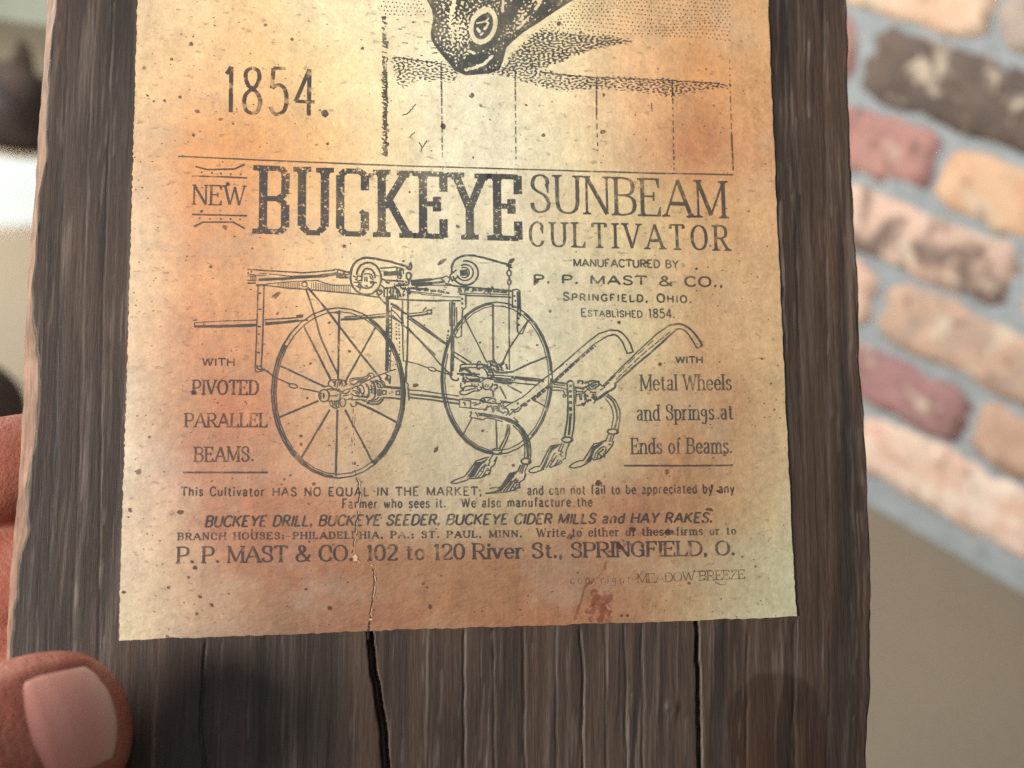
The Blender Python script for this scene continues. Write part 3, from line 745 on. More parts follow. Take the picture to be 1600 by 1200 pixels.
mid = Ink()
text(mid, "MANUFACTURED BY", 896, 1060, 416, 418.5, 404.5, 407, 2.6, wob=.25, space=.17)
text(mid, "P. P. MAST & CO.,", 834, 1129, 441.5, 448, 429.5, 433, 3.6, 2.8, wob=.25, space=.20)
small_ = 0.76
text(mid, "S{PRINGFIELD}, O{HIO}.", 880, 1080, 469, 473, 457, 460, 2.9, wob=.25, space=.30, small=.84)
text(mid, "E{STABLISHED} 1854.", 908, 1054, 494, 497, 482, 483, 2.3, wob=.25, space=.17, small=.76)
text(mid, "WITH", 1056, 1098, 567, 567.5, 557, 557.5, 2.6, wob=.25, space=.2)
text(mid, "Metal Wheels", 1001, 1143, 610, 609, 586, 585, 3.0, 1.8, .15, space=.14, wob=.35, wordsp=.7)
text(mid, "and Springs at", 995, 1145, 657, 655, 633, 631, 3.0, 1.8, .15, space=.14, wob=.35, wordsp=.75)
text(mid, "Ends of Beams.", 987, 1144, 709, 708, 685, 684, 3.0, 1.8, .15, space=.14, wob=.35, wordsp=.75)
line(mid, [(975, 727.5), (1060, 727.5), (1145, 727)], 3.0, .15)
mid.build('maker_lettering', mat_ink('maker_ink', (60, 60, 57), .80, .3, 900, .55, .66), 0.00003, paper)

fine = Ink()
text(fine, "This Cultivator", 283, 413, 774.5, 775, 761, 761, 2.4, wob=.3, space=.26)
text(fine, "HAS NO EQUAL IN THE MARKET,", 426, 752, 775, 774, 762, 761, 2.5, wob=.3, space=.27)
text(fine, "and can not fail to be appreciated by any", 824, 1147, 773, 770, 759, 756, 2.4, wob=.3, space=.22)
text(fine, "Farmer who sees it.   We also manufacture the", 535, 925, 794, 791, 780, 777, 2.4, wob=.3, space=.24)
text(fine, "BUCKEYE DRILL, BUCKEYE SEEDER, BUCKEYE CIDER MILLS and HAY RAKES.", 320, 1112, 823, 816, 806.5, 801, 3.6, 2.9, wob=.3, space=.17, slant=.22, wordsp=.8)
text(fine, "BRANCH HOUSES:-PHILADELPHIA, PA.; ST. PAUL, MINN.", 278, 815, 843.5, 839, 833, 829, 2.9, 1.7, .16, wob=.3, space=.34)
text(fine, "Write to either of these firms or to", 839, 1150, 839, 835, 826, 823, 2.6, 1.6, .14, wob=.3, space=.22)
text(fine, "P. P. MAST & CO., 102 to 120 River St., SPRINGFIELD, O.", 277, 1148, 880, 867, 855, 845, 4.6, 2.5, .13, wob=.35, space=.13, wordsp=.62)
fine.build('body_lettering', mat_ink('body_ink', (62, 54, 50), .84, .4, 800, .52, .64), 0.00003, paper)

cp = Ink()
text(cp, "copyright", 891, 985, 912.5, 912, 899, 899, 1.3, 1.0, wob=.3, space=.42)
text(cp, "MEADOW*BREEZE", 996, 1164, 911, 904, 897, 890, 1.9, 1.2, .22, wob=.3, space=.08)
line(cp, [(986, 907), (994, 904), (1000, 899), (1004, 892)], 1.2, .1); line(cp, [(1084, 893), (1098, 892), (1112, 891)], 1.1, .1); line(cp, [(1112, 905), (1122, 912), (1132, 914), (1134, 910)], 1.4, .1)
cp.build('copyright_lettering', mat_ink('thin_ink', (84, 66, 56), .62, .35, 700, .5, .62), 0.00003, paper)
# ---- engraving of the wheeled cultivator: strokes noted as x,y runs in enlarged survey windows
class Win:
    def __init__(self, ink, ox, oy, k): self.i, self.ox, self.oy, self.k = ink, ox, oy, k
    def pt(self, s): return [(self.ox + float(a) / self.k, self.oy + float(b) / self.k) for a, b in (t.split(',') for t in s.split())]
    def __call__(self, w, *runs, sm=False, wob=.15):
        for r in runs:
            P = self.pt(r)
            Q = catmull(P, 5) if sm and len(P) > 2 else []
            if not Q:
                for a, b in zip(P[:-1], P[1:]):
                    n = max(1, int(math.hypot(b[0] - a[0], b[1] - a[1]) / 9)); Q += [np.array(a) + (np.array(b) - np.array(a)) * j / n for j in range(n)]
                Q.append(np.array(P[-1]))
            Q = [np.array(q) + np.array([random.gauss(0, wob), random.gauss(0, wob)]) for q in Q]
            ribbon(self.i.pend, Q, [w * (1 + random.uniform(-.16, .16)) for _ in Q])
    def s(self, w, *runs): self(w, *runs, sm=True)
    def fill(self, *runs):
        for r in runs: self.i.pend.append([np.array(p) for p in self.pt(r)])
    def ring(self, w, x, y, rx, ry, a0=0, a1=360, rot=0):
        n = max(8, int(abs(a1 - a0) / 11)); c, s_ = math.cos(math.radians(rot)), math.sin(math.radians(rot)); P = []
        for j in range(n + 1):
            t = math.radians(a0 + (a1 - a0) * j / n); u, v = rx * math.cos(t), ry * math.sin(t)
            P.append(np.array([self.ox + (x + u * c - v * s_) / self.k, self.oy + (y + u * s_ + v * c) / self.k]))
        ribbon(self.i.pend, P, [w * (1 + random.uniform(-.14, .14)) for _ in P])
    def dot(self, x, y, r): disc(self.i.pend, self.ox + x / self.k, self.oy + y / self.k, r, rag=.3)
    def dash(self, w, run, on=6, off=4):
        P = self.pt(run)
        for a, b in zip(P[:-1], P[1:]):
            a, b = np.array(a), np.array(b); L_ = np.linalg.norm(b - a); d = (b - a) / L_; t = 0
            while t < L_:
                e = min(t + on * random.uniform(.6, 1.4), L_); ribbon(self.i.pend, [a + d * t, a + d * e], w); t = e + off * random.uniform(.6, 1.4)
    def scrib(self, n, x0, y0, x1, y1, w=1.6, ln=5):
        """short engraved ticks modelling cast iron"""
        for _ in range(n):
            x, y = random.uniform(x0, x1), random.uniform(y0, y1); t = random.uniform(0, 6.28); l = ln * self.k * random.uniform(.4, 1)
            c = random.uniform(-.9, .9)
            self.s(w, ' '.join('%.1f,%.1f' % (x + l * u * math.cos(t + c * u), y + l * u * math.sin(t + c * u)) for u in (-.5, -.15, .2, .5)))
D = Ink()
A = Win(D, 280, 380, 4); B = Win(D, 620, 380, 4); Cw = Win(D, 800, 380, 4); Gw = Win(D, 270, 530, 4); Hw = Win(D, 640, 530, 4)
K = Win(D, 530, 390, 10); E8 = Win(D, 470, 560, 8); F8 = Win(D, 680, 550, 8); S8 = Win(D, 690, 640, 8); R6 = Win(D, 820, 560, 6.667); PXW = Win(D, 0, 0, 1)
# tongue and draught bar
A(2.4, "425,163 600,174 760,184 880,178 972,166", "425,248 478,248"); A(2.2, "540,262 650,278 860,295 1090,315 1245,338")
A(4.6, "495,228 640,222 780,212 900,205 978,190"); A(3.2, "880,208 978,196 1060,196"); A(1.6, "560,192 700,207 860,200 968,186", "430,178 430,192 520,205 540,200", "425,205 480,205", "425,232 478,236", "500,190 545,190", "540,255 700,240 870,232", "860,235 960,262 1090,262")
A(2.6, "970,160 990,165 985,215", "990,165 1066,185"); A(3.4, "975,180 1000,215 1060,215"); A.scrib(16, 975, 170, 1065, 220, 1.8, 5)
for x in range(446, 486, 8): A(1.0, f"{x},206 {x},234")
for x in range(618, 1076, 11):
    if 758 < x < 822: continue
    A(1.0, f"{x},{244 if x < 860 else 246 + (x-860)*.09:.0f} {x},{272 + (x-618)*.085:.0f}")
A(2.2, "492,262 488,420 482,600 474,790", "530,262 526,420 520,600 512,770"); A(2.0, "474,790 480,806 512,800 520,790"); A(2.4, "480,765 512,770 520,795 490,785 480,765")
A(2.6, "494,312 512,314", "494,412 512,413", "490,520 510,522", "492,567 504,568", "486,682 502,683"); A(3.0, "478,262 540,262")
A(1.6, "95,497 200,490 300,485 480,480"); A(2.2, "532,478 640,472 770,462"); A(4.6, "95,520 200,520 300,518 480,511", "536,504 640,497 745,483"); A(2.0, "95,495 95,524", "150,500 160,520", "85,480 112,480"); A(3.4, "730,455 775,452"); A(2.6, "745,485 805,480")
A(2.0, "1000,455 1000,485", "960,432 1008,440", "1030,462 1130,455 1290,440"); A(3.8, "1010,478 1130,470 1295,458"); A(1.8, "1430,440 1490,436 1540,428"); A(3.0, "1430,458 1510,450 1578,438"); A(2.4, "1545,420 1576,418 1578,440 1552,442 1545,420", "1520,424 1545,402")
# braces from the pivot
A.ring(2.0, 782, 258, 17, 15); A(2.8, "790,282 830,400 880,580 950,740 990,820"); A(3.2, "800,275 910,400 1000,520 1140,700 1262,850")
# near wheel
PXW.ring(2.6, 528.5, 614, 104.5, 133); PXW.ring(1.9, 529, 614, 98.2, 127.2); PXW.ring(4.4, 528.5, 614, 102.2, 131, -62, 22); PXW.ring(5.0, 528.5, 614, 102, 130.4, 22, 58); PXW.ring(3.4, 529, 614, 101.5, 130.5, 118, 215); PXW.ring(3.2, 529, 614, 101.5, 130.5, 95, 120)
A(3.2, "1000,420 992,850", "775,512 950,862", "1225,528 1040,862", "632,768 910,897"); Gw(3.2, "660,490 910,385", "980,440 805,738", "1028,440 1018,855", "1075,440 1250,772"); Gw(3.6, "1140,392 1270,450 1400,520"); Gw(2.0, "1392,186 1260,235 1170,280")
Gw(2.4, "565,185 640,240 730,280", "790,305 910,330"); Gw.ring(2.0, 752, 292, 26, 13, rot=12); A(1.6, "520,790 560,800")
# near hub and axle bracket
E8.ring(2.2, 290, 465, 66, 76); E8.s(1.8, "250,425 246,465 252,508", "335,420 350,465 340,512", "285,430 275,470 290,505"); E8.fill("278,440 292,436 300,480 284,492")
E8.s(2.2, "330,385 400,378 480,402 490,450 480,520 400,535 330,532"); E8.s(1.8, "360,470 420,465 470,450", "360,400 440,395 475,420", "470,380 500,420 490,500")
E8.s(2.2, "340,345 350,290 380,272 470,268 560,285 572,340", "300,350 360,345 400,378"); E8.s(1.8, "390,290 420,320 415,350", "470,275 450,370", "440,275 430,350", "500,290 520,320 510,350", "540,290 560,320 535,350"); E8.fill("400,280 440,280 436,350 425,350", "480,275 530,285 500,330 470,350")
E8.s(2.2, "355,535 375,590 430,622 480,605", "380,520 400,570 400,600"); E8.ring(2.0, 522, 550, 36, 54); E8.fill("410,545 430,540 432,600 418,590"); E8.s(1.8, "465,520 470,600", "445,530 440,610")
E8(2.2, "500,425 560,392 610,375 600,415 560,442 500,430"); E8(2.0, "520,470 600,455", "560,520 620,505 640,520"); E8.s(2.0, "600,400 640,370 700,350 760,330", "640,400 700,410 690,440", "620,440 680,470 760,480 800,470")
E8.s(2.2, "615,300 612,275 640,250 800,232 850,190 895,188 912,225 830,275 720,300 650,325 618,305"); E8.s(1.8, "640,290 655,270 820,248 850,220 880,215", "700,285 830,258", "850,205 880,240")
E8.ring(2.2, 730, 405, 60, 78, -90, 100); E8.ring(2.0, 715, 405, 30, 40, -100, 110); E8.fill("700,385 735,380 740,425 705,430 725,405"); E8.ring(2.2, 780, 400, 70, 92, -70, 80); E8.ring(2.4, 870, 410, 66, 128, -100, -20); E8.ring(2.2, 880, 410, 56, 105, -95, 90)
E8.s(2.4, "820,320 850,370 850,460 820,500", "870,330 890,380 885,440"); E8.fill("905,370 935,350 930,460 905,450 912,410", "830,330 850,350 848,400 834,380"); E8.scrib(14, 640, 340, 920, 500, 1.7, 5)
E8.s(2.4, "930,275 1000,300 1045,360", "900,280 980,320 1000,370"); E8.s(2.0, "980,258 1035,300 1062,365", "940,300 965,350"); E8(2.4, "960,362 1050,362 1262,385"); E8(3.4, "1055,350 1130,362 1260,368"); E8(3.0, "1020,490 1140,492 1262,512")
for x, y in ((1040, 425), (1212, 432)): E8(2.2, f"{x-24},{y-24} {x+24},{y-24} {x+24},{y+24} {x-24},{y+24} {x-24},{y-24}")
for x in range(955, 1004, 12): E8(1.1, f"{x},380 {x},470")
E8.dot(1140, 420, 1.3); E8.dot(1110, 440, 1.0)
E8.s(2.8, "820,560 900,572 980,560 1035,500"); E8.s(2.0, "840,530 920,522 980,480", "760,520 830,545 960,535 1010,490", "640,520 730,515 830,520", "620,560 640,600 690,590 690,560")
E8(2.2, "1340,372 1348,440 1355,518", "1320,300 1340,330 1336,372"); E8(2.2, "1050,190 1120,225 1110,320", "1060,230 1100,270"); E8.scrib(6, 1050, 200, 1120, 310, 1.8, 5)
# beam running back
PXW(2.2, "638,609 660,611 717,619"); PXW(3.4, "640,616 680,620 718,625"); PXW(3.0, "640,621 680,625.5 718,631"); PXW(2.0, "637,606 639,626")
# standard and hanging post
A(5.2, "1300,350 1302,440 1300,600 1296,800"); A(1.6, "1325,400 1326,560 1316,800", "1388,400 1390,520"); A.dash(2.4, "1355,470 1358,610", 2.5, 3); A.dash(2.0, "1372,480 1376,620 1376,720", 3, 3); A.dash(2.2, "1316,420 1318,620 1306,780", 3, 3)
A(2.2, "1395,352 1396,560 1400,740", "1418,740 1412,860"); A(2.8, "1430,340 1428,560 1424,700 1416,870"); A(1.8, "1400,735 1425,740")
# diagonals
K(2.6, "630,760 680,810 730,850"); K(3.4, "800,840 900,890 980,970 1060,1012"); PXW(2.8, "641,496 661,510 700,539"); B(2.2, "60,462 200,560 318,640"); A(2.6, "1330,450 1440,545 1600,700"); A(2.2, "1330,395 1420,440"); B(2.6, "62,522 180,650 300,790 342,820"); K(2.0, "810,930 900,1010 1010,1150", "800,1040 900,1110")
B(2.4, "68,740 130,755 198,780", "245,795 330,820"); B.ring(2.0, 220, 787, 24, 11, rot=18)
# coil spring, near side
K.s(3.6, "178,400 190,300 250,200 340,142 430,127 560,142 760,180 900,220 1045,258"); K.s(3.2, "178,400 178,480 212,580 300,668 410,702 520,682 610,600 652,480 640,370 590,270 510,215 420,206 330,250 285,330 272,395")
K.s(2.8, "352,470 356,380 385,315 430,297 500,312 548,370 560,450", "300,530 360,588 430,604 500,582 545,520"); K.s(2.2, "380,385 440,378 500,390 525,450", "270,420 300,412 345,420", "280,430 272,470 300,485 350,480", "210,410 260,430", "220,510 300,512 350,520"); K(2.0, "352,395 350,500", "432,425 430,505", "400,420 398,500"); K.fill("500,490 590,505 590,530 520,525", "230,560 300,560 340,600 300,600"); K.scrib(18, 230, 400, 600, 640, 1.6, 5)
K(3.0, "1040,258 1082,275 1115,205 1132,262 1112,312 1064,300 1040,258"); K.ring(3.0, 1084, 412, 38, 52); K(3.0, "1085,465 1085,545"); K.dot(1085, 665, 4.0); K.dot(1085, 610, 2.4)
K(2.4, "640,292 760,282 880,272 940,285 1000,300 1000,380"); K(3.0, "690,345 800,355 900,340", "690,372 800,378 900,362", "690,400 900,386"); K(2.8, "898,270 902,400", "950,285 962,440", "910,400 970,402 964,450 915,446 910,400"); K(3.2, "930,330 990,310"); K.fill("690,350 780,348 760,396 690,396", "910,340 950,340 950,390 915,390")
K(3.0, "650,452 720,478 850,486 1010,500", "720,500 780,530"); K(2.6, "650,550 700,600 702,740", "720,600 830,590 850,640", "720,745 845,750"); K(4.6, "720,752 842,752"); K.s(2.6, "848,600 900,612 942,680 905,760 850,742 840,680 848,600", "590,640 650,630 662,680 605,705 588,640", "570,640 600,690 640,760 730,850"); K(3.4, "880,562 1000,555 1085,550"); K(3.0, "860,575 900,640 970,740", "960,600 1060,620"); K(2.2, "750,600 750,740", "800,595 810,740", "880,650 900,690", "990,680 1000,740", "620,650 650,655"); K.scrib(26, 720, 480, 1060, 740, 2.0, 5); K.fill("860,570 890,575 900,620 870,600", "950,680 970,690 965,740 945,735")
K(2.4, "1070,700 1075,780", "840,770 1080,785")
# rear beam and far coil
K(3.0, "1110,488 1200,480 1350,466 1450,458"); K(4.2, "1120,532 1300,530 1450,522"); K(3.4, "1110,602 1250,610 1400,625"); K(1.6, "1110,650 1300,672 1600,702", "1110,675 1300,690"); K(2.6, "1080,790 1300,798 1600,800")
B(2.8, "90,242 200,232 285,214"); B(3.6, "95,260 200,250 300,240"); B(2.2, "110,268 200,262 345,264"); B(2.8, "345,264 400,272 560,284 722,298"); B(2.6, "430,326 560,330 715,338"); B.dash(3.4, "120,290 260,300 330,312", 7, 3); B.dash(4.2, "425,288 560,296 700,308", 8, 3); B(1.6, "150,320 330,335 400,335", "430,312 700,322"); B(2.4, "80,355 250,357 400,360"); B.scrib(26, 340, 275, 700, 320, 1.5, 6); B.scrib(12, 120, 270, 330, 315, 1.4, 6); B.dot(595, 275, 1.8)
B.s(3.4, "345,190 344,140 375,95 440,76 520,85 640,118 718,138"); B.ring(3.0, 428, 186, 80, 76, -100, 165); B.ring(2.4, 425, 183, 52, 50, -120, 160); B.ring(2.2, 420, 183, 32, 32, -120, 120); B.fill("392,168 440,162 446,200 396,206"); B(2.4, "330,200 372,166", "345,238 388,205", "285,214 310,205 332,222 320,248", "300,250 345,262"); B(2.6, "272,215 300,245", "330,200 350,240")
B(2.6, "690,130 716,152 684,140", "700,145 700,168"); B.ring(2.6, 701, 187, 13, 18); B.ring(2.6, 702, 243, 10, 16); B(3.0, "702,208 702,228"); B(2.2, "700,262 701,450 702,620 704,792")
B(2.6, "722,294 750,288 768,298 770,400 722,398 722,294"); B(4.0, "756,300 759,400"); B(2.4, "756,405 752,480 752,545 760,565 785,566 795,540", "772,400 770,460", "795,540 812,500 828,478"); B.dot(762, 440, 2.2); B.dot(760, 470, 2.0); B.dot(762, 510, 2.2); B.dot(735, 330, 1.8); B.dot(740, 360, 1.6)
B(2.4, "390,318 430,320 432,400 410,420 402,580 372,592 355,560", "360,370 358,520"); B(3.8, "345,366 344,540 342,700 340,830"); B(2.0, "330,368 332,520", "355,580 354,700 350,800"); B.dash(3.0, "408,340 408,410", 3, 3); B.dash(3.0, "322,540 310,640", 4, 2); B.s(2.8, "328,815 345,850 375,858 385,840"); B(2.0, "372,400 376,560")
# far wheel
PXW.ring(2.4, 776, 591, 87, 119); PXW.ring(1.8, 776, 591, 81.3, 113.3, -150, 200); PXW.ring(3.6, 776, 591, 85, 117, 150, 215); PXW.ring(3.4, 776, 591, 85, 117, -60, -5); PXW.ring(3.2, 776, 591, 85, 117, 0, 50); PXW.ring(3.6, 776, 591, 84.5, 116.5, 95, 150); PXW.ring(3.2, 776, 591, 85, 117, 215, 265)
B(2.9, "600,378 601,560 602,750"); B(2.4, "420,462 490,600 562,745", "820,482 700,660 655,760"); B(2.8, "940,707 830,752 722,805"); B(2.4, "358,680 410,712 466,748", "355,705 440,760"); Hw(2.4, "562,292 604,372", "610,288 700,335", "768,375 852,424", "540,505 543,600 545,690", "390,490 360,545 335,597")
F8.s(2.4, "300,250 312,205 322,162 420,152 515,150 540,118 575,130", "315,205 400,195 520,195"); F8.s(3.0, "320,240 345,222 400,216 438,250 446,295", "520,160 600,158 680,196 718,255 730,315"); F8.s(2.6, "540,200 600,200 645,255 660,305", "590,172 650,205 690,262", "380,230 420,250 420,290", "520,160 525,210 560,215")
F8(2.6, "268,272 400,276 560,278"); F8.s(2.4, "380,300 400,290 580,320 730,345 1000,385 1275,412", "380,310 400,330 430,345"); F8(4.6, "425,350 560,345"); F8(2.4, "340,370 480,365 570,372", "650,288 800,292 980,305", "640,320 760,322"); F8(4.2, "755,328 850,338 955,345"); F8(2.6, "730,370 830,385 935,398", "950,322 992,325 995,352 955,358"); F8(3.0, "330,345 390,350")
F8.s(2.8, "630,130 700,115 740,112 760,152 830,158 800,190", "740,165 790,230 760,240", "720,205 760,260", "800,160 840,210"); F8(3.4, "760,252 850,262 975,248"); F8(2.6, "735,90 735,115 720,140", "690,140 740,180"); F8.scrib(22, 640, 130, 900, 260, 2.2, 5)
F8.s(2.4, "320,385 318,440 342,470 306,500 330,532 400,528 470,492 545,482 580,452 560,430", "360,455 372,432 440,426 530,432"); F8.s(2.0, "370,482 430,470 500,452", "345,440 360,490", "490,400 500,460", "520,450 540,480"); F8.s(2.6, "592,385 600,445 640,470 695,445 722,392"); F8(2.2, "622,440 640,402", "650,442 668,405", "560,380 600,350 640,330"); F8.s(2.8, "690,425 690,470 715,480", "730,410 770,410 772,450 740,462"); F8(2.6, "720,480 724,562"); F8.scrib(20, 320, 260, 740, 420, 1.8, 5)
F8(3.6, "990,322 1180,350 1362,366"); F8(2.0, "995,308 1180,325 1352,345"); F8(2.6, "850,408 900,420 1100,530" if False else "840,392 960,398"); F8(2.4, "1280,412 1200,405")
# lower beam bracket with clevis
F8(2.2, "300,592 302,690 440,702 442,612 300,592", "345,632 372,632 372,672", "455,640 500,630 520,655 480,665", "330,575 460,590 560,602 558,640 520,655", "440,700 560,715 640,712"); F8.s(2.4, "560,600 590,580 640,568 720,578 760,602", "580,622 640,630 700,640 800,648 835,690", "620,722 645,690 700,678 720,742"); F8.fill("830,605 960,622 1000,618 960,640 860,640", "700,685 735,680 745,735 715,738"); F8.s(2.4, "720,690 770,680 800,720 765,742", "830,702 895,710 920,758 880,792", "800,735 860,770", "940,720 990,720 985,745"); F8(3.0, "560,605 700,640", "770,690 800,735"); F8.scrib(26, 600, 580, 900, 760, 2.0, 5); F8.dot(1030, 645, 2.2); F8.dot(690, 580, 1.6)
# handles
F8(2.2, "860,700 920,658 1100,560 1300,380 1450,265 1600,150"); F8(2.0, "920,792 975,740 1050,690"); B(2.2, "960,820 1080,715 1200,612 1262,566 1330,543"); B.dash(3.6, "850,985 985,868 1120,742 1240,640", 9, 1.5); B(1.8, "845,975 975,862 1230,632 1312,582 1360,572"); F8.dash(3.4, "1060,680 1200,588 1380,445", 8, 2)
B.s(2.8, "1330,543 1395,552 1448,610 1478,680"); B.s(2.4, "1312,582 1362,572 1405,612 1440,690"); B(2.2, "1440,690 1478,680"); F8(2.2, "980,760 1040,735 1080,690", "1080,680 1140,640 1150,665 1105,680")
Cw(2.4, "580,880 760,700 900,570 980,515"); Cw.s(3.2, "980,515 1050,505 1110,535 1160,590 1188,640"); Cw(2.6, "640,880 800,740 940,620 1000,562"); Cw.s(2.4, "1000,562 1040,535 1085,552 1130,610 1155,655"); Cw(2.4, "1155,655 1188,640"); Cw.dash(1.8, "650,850 820,690 985,555", 10, 2); Cw.dash(3.2, "740,788 860,690 975,585", 11, 2); Cw.dash(1.6, "690,830 840,705 960,600", 8, 3); Cw.dash(1.6, "610,862 790,690 900,592", 12, 6)
# rear clamp and standards
R6(2.4, "830,268 900,200"); R6.s(3.4, "700,395 740,425 790,405 870,345 930,310 945,268"); R6.fill("740,420 850,335 880,350 790,420 745,432"); R6.s(2.4, "770,260 820,290 850,270 880,250", "700,370 720,395 745,400 740,425", "820,270 830,300 780,330")
R6(2.2, "260,292 340,300 400,312"); R6.s(2.2, "400,312 438,330 442,392", "270,330 390,336 412,360 412,390"); R6(3.2, "300,242 370,255 440,264"); R6(2.2, "265,285 262,320", "300,270 420,285"); R6.ring(2.0, 412, 388, 14, 16)
R6(2.8, "440,250 446,360 450,480 446,560 440,640 426,740 412,822"); R6(2.6, "508,250 514,480 515,640 505,740 488,832"); R6.s(2.8, "440,250 470,232 508,250"); R6.dash(4.6, "475,270 477,600", 4.5, 4); R6(4.0, "474,600 468,700 458,800"); R6(1.8, "530,300 530,480")
R6(3.0, "520,300 580,312 640,300 700,258 772,240 770,282 730,310"); R6.s(3.0, "555,262 560,235 600,240 600,270", "620,260 690,235 765,240"); R6(2.6, "530,342 620,350 655,320 700,355 740,355", "530,378 620,366 645,440 605,482 532,490"); R6.fill("560,385 590,375 600,430 570,440", "610,380 640,375 645,430 620,440", "690,275 740,262 720,300 690,305"); R6.s(2.4, "660,290 690,320 740,310", "690,400 740,440", "640,450 690,430"); R6(3.0, "590,460 612,490 630,460"); R6.scrib(18, 530, 270, 760, 470, 2.0, 5)
R6.s(2.4, "862,370 940,440 985,540 990,622 970,742"); R6.s(3.2, "850,392 914,445 952,540 962,630 938,722"); R6.s(2.2, "840,422 898,500 920,600 905,722", "905,540 918,550"); R6.ring(2.8, 917, 762, 56, 27); R6.fill("950,745 972,750 970,785 948,785")
R6(2.0, "870,788 838,870", "905,792 880,870", "930,790 905,870")
R6(2.4, "838,852 780,880 720,890 692,930 610,1060"); R6.s(2.2, "610,1060 540,1075 480,1110 464,1130 500,1142 540,1135 600,1118 680,1070"); R6(2.4, "680,1070 700,1040 720,1058 790,1040 850,985 910,910 922,860"); R6.fill("700,920 830,862 800,898 728,955 690,1060 622,1088 680,1000"); R6(2.0, "722,1045 740,985 790,930 830,915", "752,1040 770,985 820,945", "800,1010 770,1000", "850,940 830,985", "870,890 900,905"); R6.scrib(6, 740, 930, 860, 1030, 1.6, 5)
R6.ring(2.8, 440, 847, 56, 28); R6.fill("480,830 505,848 490,870 470,860"); R6(2.0, "385,880 345,970", "410,885 370,980", "460,880 425,985"); R6(2.4, "372,895 268,912 240,960 160,1118"); R6.s(2.2, "160,1118 90,1138 45,1168 60,1188 120,1185 200,1150"); R6.fill("275,918 360,902 345,920 285,960 205,1140 160,1160 200,1090"); R6(2.0, "222,1142 300,1002 320,980", "250,1135 335,1010", "262,1140 310,1120 350,1050", "315,1125 375,1060", "375,1060 385,1085 340,1110", "360,960 400,985", "465,890 430,960 422,1040 390,1058"); R6.scrib(7, 270, 980, 380, 1110, 1.6, 5)
# front shovels and curved shank
S8.ring(2.4, 690, 520, 60, 35); S8.fill("815,205 838,205 842,250 800,360 735,485 712,480 790,340"); S8.s(2.0, "812,200 830,190 846,205 850,260 830,345 755,500"); S8(2.0, "640,560 590,640", "690,590 655,650", "745,520 745,560")
S8(2.4, "590,592 520,612 430,642 400,690 290,832"); S8.s(2.2, "290,832 200,868 118,908 140,922 190,918 290,890 340,865"); S8(2.2, "340,865 500,852 540,830 600,800 620,720 660,690 690,590"); S8.fill("432,655 500,650 580,605 560,640 490,672 380,850 310,850 400,720"); S8(2.0, "392,842 440,760 500,675 540,650", "420,850 480,760 550,680", "452,852 510,780 545,700 600,700", "500,852 560,760 600,760", "610,800 580,790", "610,640 580,690"); S8.scrib(7, 470, 690, 610, 820, 1.6, 5)
S8.s(2.6, "450,45 640,70 860,122 980,205 1062,315 1104,425 1112,610"); S8.s(4.4, "465,66 650,85 850,145 960,210 1035,325 1070,430 1078,600"); S8.s(2.2, "380,102 450,112 520,125 560,105 640,118 760,150", "890,195 980,285 1030,400 1038,510 1035,600", "350,32 372,30 362,70 350,85 380,102", "420,30 440,60 450,95"); S8(2.4, "920,120 960,160", "900,95 930,130")
S8.ring(2.8, 1055, 645, 60, 38); S8.fill("1085,630 1112,640 1105,672 1075,680"); S8(2.0, "1010,685 975,790", "1035,690 1000,800", "1075,690 1040,770 1050,840"); S8(2.4, "985,690 955,770 850,800 800,880 745,960 690,985"); S8(2.0, "600,985 690,970"); S8.s(2.8, "545,1046 640,1035 740,1010"); S8(2.4, "560,1050 800,1030 900,1010 975,965 970,910 1030,872 1048,800"); S8.fill("850,795 945,775 935,800 880,845 800,930 730,1020 650,1035 760,950"); S8(2.0, "738,1018 840,900 905,830", "770,1022 880,890", "805,1022 900,890 935,860", "850,1012 910,920 960,880", "900,1005 940,940 985,940"); S8.scrib(7, 850, 850, 980, 980, 1.6, 5)
D.build('cultivator_engraving', mat_ink('engraving_ink', (58, 63, 64), .82, .3, 900, .56, .68), 0.00003, paper)

# ---- horse muzzle, ground and fence boards above the title
def field_mesh(ink, x0, y0, x1, y1, step, f):
    """ink wherever f(x, y) > 0 : triangles cut along the zero line"""
    nx, ny = int((x1 - x0) / step) + 1, int((y1 - y0) / step) + 1
    X, Y = np.meshgrid(x0 + np.arange(nx) * step, y0 + np.arange(ny) * step)
    Z = f(X, Y); V, F, idx = [], [], {}
    def vert(key, p):
        if key not in idx: idx[key] = len(V); V.append(p)
        return idx[key]
    pos = Z > 0
    act = pos[:-1, :-1] | pos[1:, :-1] | pos[:-1, 1:] | pos[1:, 1:]
    for j, i in zip(*np.nonzero(act)):
        q = [(j, i), (j, i + 1), (j + 1, i + 1), (j + 1, i)]
        if all(pos[c] for c in q):
            F.append([vert(c, (X[c], Y[c])) for c in q]); continue
        P = []
        for a, b in zip(q, q[1:] + q[:1]):
            if pos[a]: P.append(vert(a, (X[a], Y[a])))
            if pos[a] != pos[b]:
                t = Z[a] / (Z[a] - Z[b]); e = (min(a, b), max(a, b))
                P.append(vert(e, (X[a] + (X[b] - X[a]) * t, Y[a] + (Y[b] - Y[a]) * t)))
        if len(P) >= 3: F.append(P)
    ink.raw([(float(a), float(b)) for a, b in V], F)
